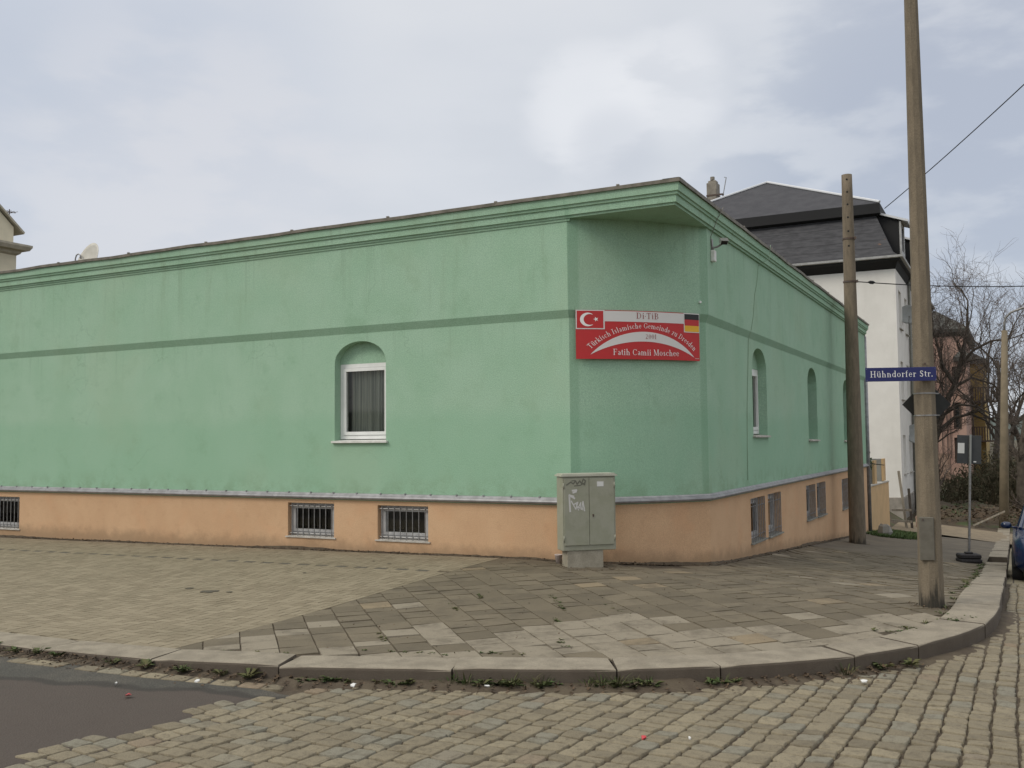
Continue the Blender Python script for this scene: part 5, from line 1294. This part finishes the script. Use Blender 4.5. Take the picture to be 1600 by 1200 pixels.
tree('bare_tree', 2.6, 46.0, 7.6, .20, (.05, 0, 1), 'slender bare tree with reddish twigs left of the far lamp post', 21, levels=4, first=.25, spread=.5, tw=1.4)
tree('bare_tree', 4.6, 52.0, 7.2, .22, (.1, 0, 1), 'bushy bare tree in the distance right of the far lamp post', 33, levels=4, first=.2, spread=.55, tw=1.5)
tree('bare_tree', 3.4, 60.0, 8.0, .20, (-.05, 0, 1), 'distant bare tree straight behind the far lamp post', 39, levels=4, first=.2, spread=.55, tw=1.7)

# dry thicket and soil bank beyond the path
random.seed(77)
mb = MB()
for _ in range(3600):
    x = random.uniform(.9, 7.5); y = random.uniform(33, 47); z = -1.75; h = random.uniform(.6, 3.3)*(1.0 if x > 2.2 else .6); d = Vector((random.gauss(0, .4), random.gauss(0, .3), 1)).normalized(); p = Vector((x, y, z)); q = p+d*h*.55; r_ = q+(d+Vector((random.gauss(0, .5), random.gauss(0, .5), 0))).normalized()*h*.45
    s = Vector((random.uniform(.008, .018), random.uniform(-.01, .01), 0)); mb.face([p-s, p+s, q+s*.7, q-s*.7]); mb.face([q-s*.7, q+s*.7, r_])
    if random.random() < .45:
        for __ in range(3): a = q.lerp(r_, random.random()); v = Vector((random.gauss(0, .09), random.gauss(0, .09), random.gauss(0, .09))); u_ = v.orthogonal().normalized()*.045; mb.face([a, a+v+u_, a+v*1.7, a+v-u_])
fin('dry_thicket', mb, M_['brush'], kind='stuff', label='tangle of dry brown brush and bare bushes beyond the path', cat='undergrowth', fix=False)
mb = MB(); random.seed(78)
for cx, cy, r_, n in ((1.6, 37, .9, 420), (3.1, 38, 1.1, 420), (4.4, 36, 1.2, 560), (2.3, 34.5, .45, 160), (4.9, 33, .8, 360)): leafball(mb, (cx, cy, -.75), r_, n, .14, .75)
fin('evergreen_undergrowth', mb, mat('dull_undergrowth', (.045, .055, .020), .9, (.075, .055, .028), 1.2), kind='stuff', label='low dull green and brown bushes among the dry brush', cat='undergrowth', fix=False)
mb = MB(); random.seed(79)
rows = []
for i in range(-3, 9):
    y = 26.9+i*.9; rows.append([(x, y+.2*math.sin(x*2), g(min(x, 3.4), y)+(.02 if i > 0 else -.01)+.38*smst((i-.5)/5)+(.10*math.sin(x*3.1+i)+random.uniform(-.05, .05))*smst((i+1)/3)) for x in [.4+.3*k for k in range(12)]])
mb.grid(rows); fin('soil_bank', mb, M_['soil'], kind='structure')
def scatter(mb, pts, s, up=.3):
    for x, y, z in pts:
        a = Vector((random.gauss(0, 1), random.gauss(0, 1), random.gauss(0, up))).normalized()*s*random.uniform(.5, 1.4); b = a.cross(Vector((random.gauss(0, .3), random.gauss(0, .3), 1))).normalized()*s*random.uniform(.3, .7); p = Vector((x, y, z)); mb.face([p, p+a*.5+b, p+a, p+a*.5-b])
mb = MB(); scatter(mb, [(random.uniform(.6, 3.9), random.uniform(26.8, 34), g(1.5, 30)+random.uniform(.05, .45)) for _ in range(2600)], .09, .5)
fin('leaf_litter', mb, M_['dry'], kind='stuff', label='brown fallen leaves covering the soil beyond the path', cat='leaves', fix=False)
def blades(mb, x, y, z, n, h, sp_, wd=.004):
    for _ in range(n):
        a = random.uniform(0, 6.28); r_ = random.uniform(0, sp_); p = Vector((x+r_*math.cos(a), y+r_*math.sin(a), z)); d = Vector((math.cos(a)*random.uniform(.2, 1.1), math.sin(a)*random.uniform(.2, 1.1), random.uniform(.5, 1))).normalized()*h*random.uniform(.5, 1.2)
        s = Vector((-math.sin(a), math.cos(a), 0))*wd; q = p+d*.55; mb.face([p-s, p+s, q+s*.9, q-s*.9]); mb.face([q-s*.9, q+s*.9, p+d+Vector((0, 0, -abs(h)*.15))])
mb = MB(); random.seed(80)
for _ in range(900):
    x = random.uniform(.05, 1.5); y = random.uniform(16.3, 21.0)
    if ((x-.55)/.95)**2+((y-18.6)/2.5)**2 < 1: blades(mb, x, y, g(x, y), 7, .13, .10, .008)
fin('grass_patch', mb, M_['grass'], kind='stuff', label='patch of grass at the foot of the beige garden wall', cat='grass', fix=False)
# weeds along the kerb foot, in joints and along the inner kerb edge
mb = MB(); random.seed(81)
def rosette(x, y, z, s):
    for k in range(random.randint(6, 12)):
        a = random.uniform(0, 6.28); l = s*random.uniform(.6, 1.2); d = Vector((math.cos(a), math.sin(a), random.uniform(.15, .9))); w_ = Vector((-math.sin(a), math.cos(a), 0))*l*random.uniform(.14, .24); p = Vector((x, y, z)); m_ = p+d*l*.55; e_ = p+Vector((d.x*l, d.y*l, d.z*l*.55)); mb.face([p, m_-w_, e_, m_+w_])
for (xa, xb, dens) in ((-6, -2.2, 2.5), (-2.2, -.2, 8), (-.1, 1.3, 14), (1.3, 1.9, 6), (2.5, 3.0, 6)):
    for _ in range(int((xb-xa)*dens)):
        x = random.uniform(xa, xb); s = s_at_x(x); p, n = kpt(s); o = random.uniform(.01, .07)
        for __ in range(2): rosette(p[0]-n[0]*o+random.gauss(0, .02), p[1]-n[1]*o, rdz(*p)+.018, random.uniform(.04, .10))
        if random.random() < .6: blades(mb, p[0]-n[0]*o, p[1]-n[1]*o, rdz(*p)+.01, 9, random.uniform(.05, .10), .03, .003)
for x in (1.02, 1.05, 1.0, .93, .85, .42, .45, .40, .55, 1.2, 1.1, 2.46, -.02, .1):
    p, n = kpt(s_at_x(x)); blades(mb, p[0]-n[0]*.04, p[1]-n[1]*.04, rdz(*p)+.01, 22, .15, .05, .0035)
yy = -2.6
while yy < 9.5:
    if random.random() < .75:
        s = next((s for s in KSAMP if kpt(s)[0][0] > 3 and kpt(s)[0][1] > yy), None); p, n = kpt(s); x, y = p[0]+n[0]*(KW+random.uniform(.01, .09)), p[1]+n[1]*(KW+.03)
        for __ in range(2): rosette(x+random.gauss(0, .03)-.01, y+random.gauss(0, .05), g(x, y)+.002, random.uniform(.018, .04) if yy < 2 else random.uniform(.03, .06))
        blades(mb, x, y, g(x, y), 8, .045, .04)
    yy += random.uniform(.15, .6) if yy > 0 else random.uniform(.3, .9)
for (x, y, n_) in ((3.15, -2.2, 16), (3.2, -2.0, 16), (2.85, -2.75, 10), (2.75, -2.85, 6)):
    for __ in range(n_): rosette(x+random.gauss(0, .07), y+random.gauss(0, .07), g(x, y)+.002, random.uniform(.02, .045))
for c0, c1, n_ in (((-1.35, -2.55), (-1.2, -2.75), 10), ((-.62, -2.35), (-.35, -2.7), 16), ((-.35, -2.75), (-.15, -3.0), 12), ((-1.35, -3.1), (-1.1, -3.4), 14), ((-.1, -3.35), (0, -3.5), 9), ((-1.25, -4.5), (-1.0, -4.75), 12), ((-.2, -4.8), (.3, -4.7), 14), ((-1.0, -5.1), (-.2, -4.95), 12), ((.3, -4.1), (.5, -4.4), 10), ((-2, -5.6), (-1.4, -5.45), 12), ((.1, -2.6), (.6, -3.1), 8)):
    for __ in range(n_):
        t = random.random(); x = c0[0]+(c1[0]-c0[0])*t+random.gauss(0, .012); y = c0[1]+(c1[1]-c0[1])*t+random.gauss(0, .012); rosette(x, y, g(x, y)-.004, random.uniform(.014, .034))
fin('kerb_weeds', mb, M_['weed'], kind='stuff', label='small green weeds in the gutter and in the joints of the slabs', cat='weeds', fix=False)
# dirt that has washed against the kerb and the walls
mb = MB(); rows = []
for s in [s_at_x(-9)+i*.07 for i in range(220)]:
    p, n = kpt(s)
    if p[1] > 2: break
    wv = .5+.5*math.sin(s*2.3)*math.sin(s*.9+1); k = 1.1 if -1.2 < p[0] < 1.6 else (.55 if p[0] > 0 else .4)
    rows.append([(p[0]-n[0]*o, p[1]-n[1]*o, rdz(*p)-.014+h_*k*(.7+.5*wv)+random.uniform(-.004, .004)) for o, h_ in ((-.03, .055), (.03, .052), (.09, .040), (.14, .026), (.18+.05*wv, .008), (.24+.05*wv, -.01))])
mb.grid(rows); fin('gutter_dirt', mb, M_['dirt'], kind='structure', smooth=True)
mb = MB(); random.seed(82); pts = []
for _ in range(3200):
    x = random.uniform(-7, 2.9); p, n = kpt(s_at_x(x)); o = abs(random.gauss(.02, .10)); pts.append((p[0]-n[0]*o, p[1]-n[1]*o, rdz(*p)+.033-min(o, .3)*.12))
for _ in range(2600):
    x = -random.uniform(1.5, 13)
    if random.random() < .35+.65*smst((math.sin(x*1.1+1)+.6)): pts.append((x, -abs(random.gauss(0, .035))-.012, g(x, 0)+random.uniform(0, .022)))
for _ in range(500):
    y = random.uniform(1.5, 13); pts.append((.012+abs(random.gauss(0, .05)), y, g(0, y)+random.uniform(0, .02)))
for _ in range(420):
    t = random.random(); q = arc(t, .015+abs(random.gauss(0, .05))); pts.append((q[0], q[1], g(*q)+random.uniform(0, .015)))
scatter(mb, pts, .022, .5)
fin('debris', mb, M_['dry'], kind='stuff', label='dry leaf crumbs and grit gathered along the kerb and the foot of the walls', cat='debris', fix=False)
# flaked lower edge of the base: a thin line of dirt against the wall
mb = MB(); random.seed(90); rows = [[], []]
pth = [(-20+i*.09, 0) for i in range(207)]+[arc(i/24) for i in range(25)]+[(0, 1.55+i*.1) for i in range(155)]
for i, p in enumerate(pth):
    nx, ny = (0, -1) if p[1] == 0 and p[0] < -1.4 else ((1, 0) if p[0] == 0 and p[1] > 1.5 else (.71, -.70)); h_ = .012+.03*max(0, math.sin(i*.13)*math.sin(i*.041+2))+random.uniform(0, .014)
    rows[0].append((p[0]+nx*.002, p[1]+ny*.002, g(*p)+h_)); rows[1].append((p[0]+nx*(.05+random.uniform(0, .03)), p[1]+ny*.06, g(*p)+.001))
mb.grid(rows); fin('wall_foot_dirt', mb, M_['dirt'], kind='structure')
# a few scraps of litter, each one lying alone
def scrap(x, y, dz, s, mt, label, name='paper_scrap'):
    z = rdz(x, y)+.118+dz; mb = MB(); P = [(x+s*math.cos(a)*random.uniform(.5, 1), y+s*math.sin(a)*random.uniform(.4, .9), z+random.uniform(.003, .02)) for a in (0, 1.2, 2.3, 3.3, 4.4, 5.4)]
    c_ = (x, y, z+.022); 
    for i in range(6): mb.face([P[i], P[(i+1) % 6], c_])
    mb.face([(p[0], p[1], p[2]-.006) for p in P][::-1]); fin(name, mb, mt, label=label, cat='litter', group='scraps of litter on the road', origin=(x, y, z))
mr = mat('red_scrap', (.45, .03, .04), .5); mw = M_['sticker']
scrap(1.68, -5.95, -.115, .022, mr, 'red scrap on the cobbles near the bottom of the picture')
scrap(1.93, -5.85, -.115, .016, mw, 'tiny white scrap on the cobbles right of the red scrap')
scrap(-1.55, -6.28, -.085, .030, mw, 'white crumpled scrap in the gutter beside the asphalt')
scrap(2.67, -4.12, -.10, .034, mw, 'white crumpled scrap below the kerb near the main mast')
scrap(-1.75, -6.7, -.112, .035, mr, 'reddish scrap on the asphalt near its edge')
scrap(.34, -5.42, -.085, .03, mw, 'pale scrap among the weeds below the middle kerb stones')
scrap(-.55, -5.78, -.085, .035, mw, 'flat white scrap in the gutter left of the middle kerb stones')
scrap(-2.05, -6.55, -.112, .022, mw, 'small white scrap on the asphalt near the kerb')
# dark oily blot and stains left on the plaza
mb = MB(); random.seed(91)
for (cx, cy, r_) in ((-4.35, -3.35, .13), (-4.1, -3.3, .05), (-4.75, -3.25, .06), (-4.15, -1.95, .04), (-3.55, -1.0, .035), (-3.9, -.85, .03)):
    P = [(cx+r_*random.uniform(.4, 1.2)*math.cos(2*math.pi*i/11), cy+r_*.8*random.uniform(.4, 1.2)*math.sin(2*math.pi*i/11)) for i in range(11)]; mb.face([(x, y, g(x, y)+.005) for x, y in P])
fin('plaza_blots', mb, mat('dark_blot', (.075, .065, .045), .9), kind='structure', fix=False)

# ================================================================== blue hatchback at the kerb, facing us
CXL, CY0 = 3.58, 7.35
CW, CLN = 1.66, 3.85; cz = g(CXL+.8, CY0+2)-.12
car = empty('parked_car', (CXL+CW/2, CY0+CLN/2, cz), 'blue hatchback parked facing the camera by the right kerb', 'car')
pit = math.atan2(g(4.6, CY0+3.2)-g(4.6, CY0+.7), 2.5)
MCR = Matrix.Translation((CXL+CW/2, CY0+CLN/2, cz)) @ Matrix.Rotation(pit, 4, 'X') @ Matrix.Diagonal((.97, 1, .97, 1))
# stations along the length: (y, z bottom, z belt, z top, half width low, half width belt, half width top)
ST = [(-1.92, .34, .62, .70, .60, .66, .55), (-1.84, .24, .66, .78, .76, .76, .66), (-1.55, .20, .74, .86, .81, .81, .70), (-1.0, .19, .84, .94, .83, .82, .72), (-.55, .18, .90, .98, .83, .82, .73),
      (.2, .18, .93, .99, .83, .82, .73), (1.0, .18, .95, 1.0, .83, .81, .72), (1.55, .20, .96, 1.02, .82, .79, .70), (1.80, .26, .95, 1.01, .78, .76, .68), (1.90, .36, .90, .96, .70, .70, .62)]
def ring(s):
    y, zb_, zl, zt, a, b_, c_ = s
    return [(-a*.86, y, zb_), (-a, y, zb_+.12), (-a-.01, y, (zb_+zl)/2), (-b_, y, zl), (-c_, y, zt), (0, y, zt+.03), (c_, y, zt), (b_, y, zl), (a+.01, y, (zb_+zl)/2), (a, y, zb_+.12), (a*.86, y, zb_)]
mb = MB(); rows = [[MCR @ Vector(p) for p in ring(s)] for s in ST]; mb.grid(rows, True); mb.face(rows[0][::-1]); mb.face(rows[-1]); cb = fin('body', mb, M_['carblue'], car, smooth=True)
GH = [(-.80, .96, .98, .70, .66), (-.15, .97, 1.36, .71, .55), (.25, .98, 1.43, .72, .55), (1.05, 1.0, 1.42, .71, .54), (1.55, 1.01, 1.33, .69, .52), (1.84, 1.0, 1.03, .64, .58)]
mb = MB(); rows = [[MCR @ Vector(p) for p in ((-a, y, z0), (-(a+b_)/2-.01, y, (z0+z1)/2), (-b_, y, z1), (b_, y, z1), ((a+b_)/2+.01, y, (z0+z1)/2), (a, y, z0))] for y, z0, z1, a, b_ in GH]; mb.grid(rows, True); mb.face(rows[0][::-1]); mb.face(rows[-1]); fin('window', mb, M_['darkglass'], car, smooth=False)
mb = MB(); rows = [[MCR @ Vector(p) for p in ((-b_-.012, y, z1-.03), (-b_, y, z1+.012), (-b_*.5, y, z1+.035), (b_*.5, y, z1+.035), (b_, y, z1+.012), (b_+.012, y, z1-.03))] for y, z0, z1, a, b_ in GH[1:5]]; mb.grid(rows); fin('roof', mb, M_['carblue'], car, smooth=True)
for s in (-1, 1):
    mb = MB(); mb.tube([MCR @ Vector((s*.69, -.82, .97)), MCR @ Vector((s*.565, -.14, 1.375))], .032, 6); mb.tube([MCR @ Vector((s*.72, .42, .98)), MCR @ Vector((s*.565, .42, 1.43))], .03, 6); mb.tube([MCR @ Vector((s*.60, 1.84, 1.0)), MCR @ Vector((s*.54, 1.5, 1.36))], .05, 6)
    fin('pillar', mb, M_['carblue'], car)
    mb = MB(); mb.ellipsoid((0, 0, 0), (.10, .065, .07), 12, 8, MCR @ Matrix.Translation((s*.93, -.52, 1.02))); mb.tube([MCR @ Vector((s*.74, -.50, .97)), MCR @ Vector((s*.87, -.52, 1.0))], .02, 6); fin('mirror', mb, M_['carblue'], car, smooth=True)
    mb = MB(); mb.ellipsoid((0, 0, 0), (.155, .10, .085), 14, 8, MCR @ Matrix.Translation((s*.575, -1.80, .69)) @ Matrix.Rotation(s*rad(20), 4, 'Z')); fin('headlight', mb, M_['lens'], car, smooth=True)
    for y in (-1.24, 1.20):
        mb = MB(); c_ = Vector((s*.765, y, .285)); n = 22; rows = []
        for dx, r_ in ((-.09, .20), (-.09, .27), (-.07, .29), (.07, .29), (.09, .27), (.09, .20)): rows.append([MCR @ (c_+Vector((dx*s, r_*math.cos(2*math.pi*j/n), r_*math.sin(2*math.pi*j/n)))) for j in range(n)])
        mb.grid(rows, True); wh_ = fin('wheel', mb, M_['tyre'], car, smooth=True)
        mb = MB(); rows = [[MCR @ (c_+Vector((dx*s, r_*math.cos(2*math.pi*j/n), r_*math.sin(2*math.pi*j/n)))) for j in range(n)] for dx, r_ in ((.085, .20), (.06, .185), (.075, .05), (.085, .04))]; mb.grid(rows, True); mb.face(rows[-1]); fin('rim', mb, M_['alloy'], wh_, smooth=True)
        mb = MB(); rows = [[MCR @ (Vector((s*xx, y, .30))+Vector((0, r_*math.cos(math.pi*j/12), r_*math.sin(math.pi*j/12)))) for j in range(13)] for xx, r_ in ((.70, .34), (.845, .34), (.845, .31), (.70, .31))]; mb.grid(rows); fin('wheel_arch', mb, M_['tyre'], car)
mb = MB(); mb.box((-.42, -1.945, .42), (.42, -1.90, .55), MCR, bev=.01); fin('grille', mb, M_['tyre'], car)
mb = MB(); mb.box((-.26, -1.952, .33), (.26, -1.935, .43), MCR, bev=.004); fin('number_plate', mb, M_['sticker'], car)

# grit and dead leaves gathered round the feet of masts and cabinet
mb = MB(); random.seed(95); pts = []
for (x0, y0, r_, n) in ((PX, PY, .13, 130), (QX, QY, .2, 160), (-1.05, -.3, .3, 220), (MX, MY, .24, 60)):
    for _ in range(n):
        a = random.uniform(0, 6.28); r = r_+abs(random.gauss(0, .06)); x, y = x0+r*math.cos(a), y0+r*math.sin(a)
        pts.append((x, y, g(x, y)+random.uniform(.002, .012)))
for _ in range(700):
    x = random.uniform(-2.3, 3.0); y = random.uniform(-5.2, 3.5)
    if side(KIN, x, y) > .1 and not (x < 0 and y > -.1): pts.append((x, y, g(x, y)+.004))
scatter(mb, pts, .016, .4)
fin('grit', mb, M_['dry'], kind='stuff', label='scattered grit and leaf crumbs on the slabs and round the mast feet', cat='debris', fix=False)
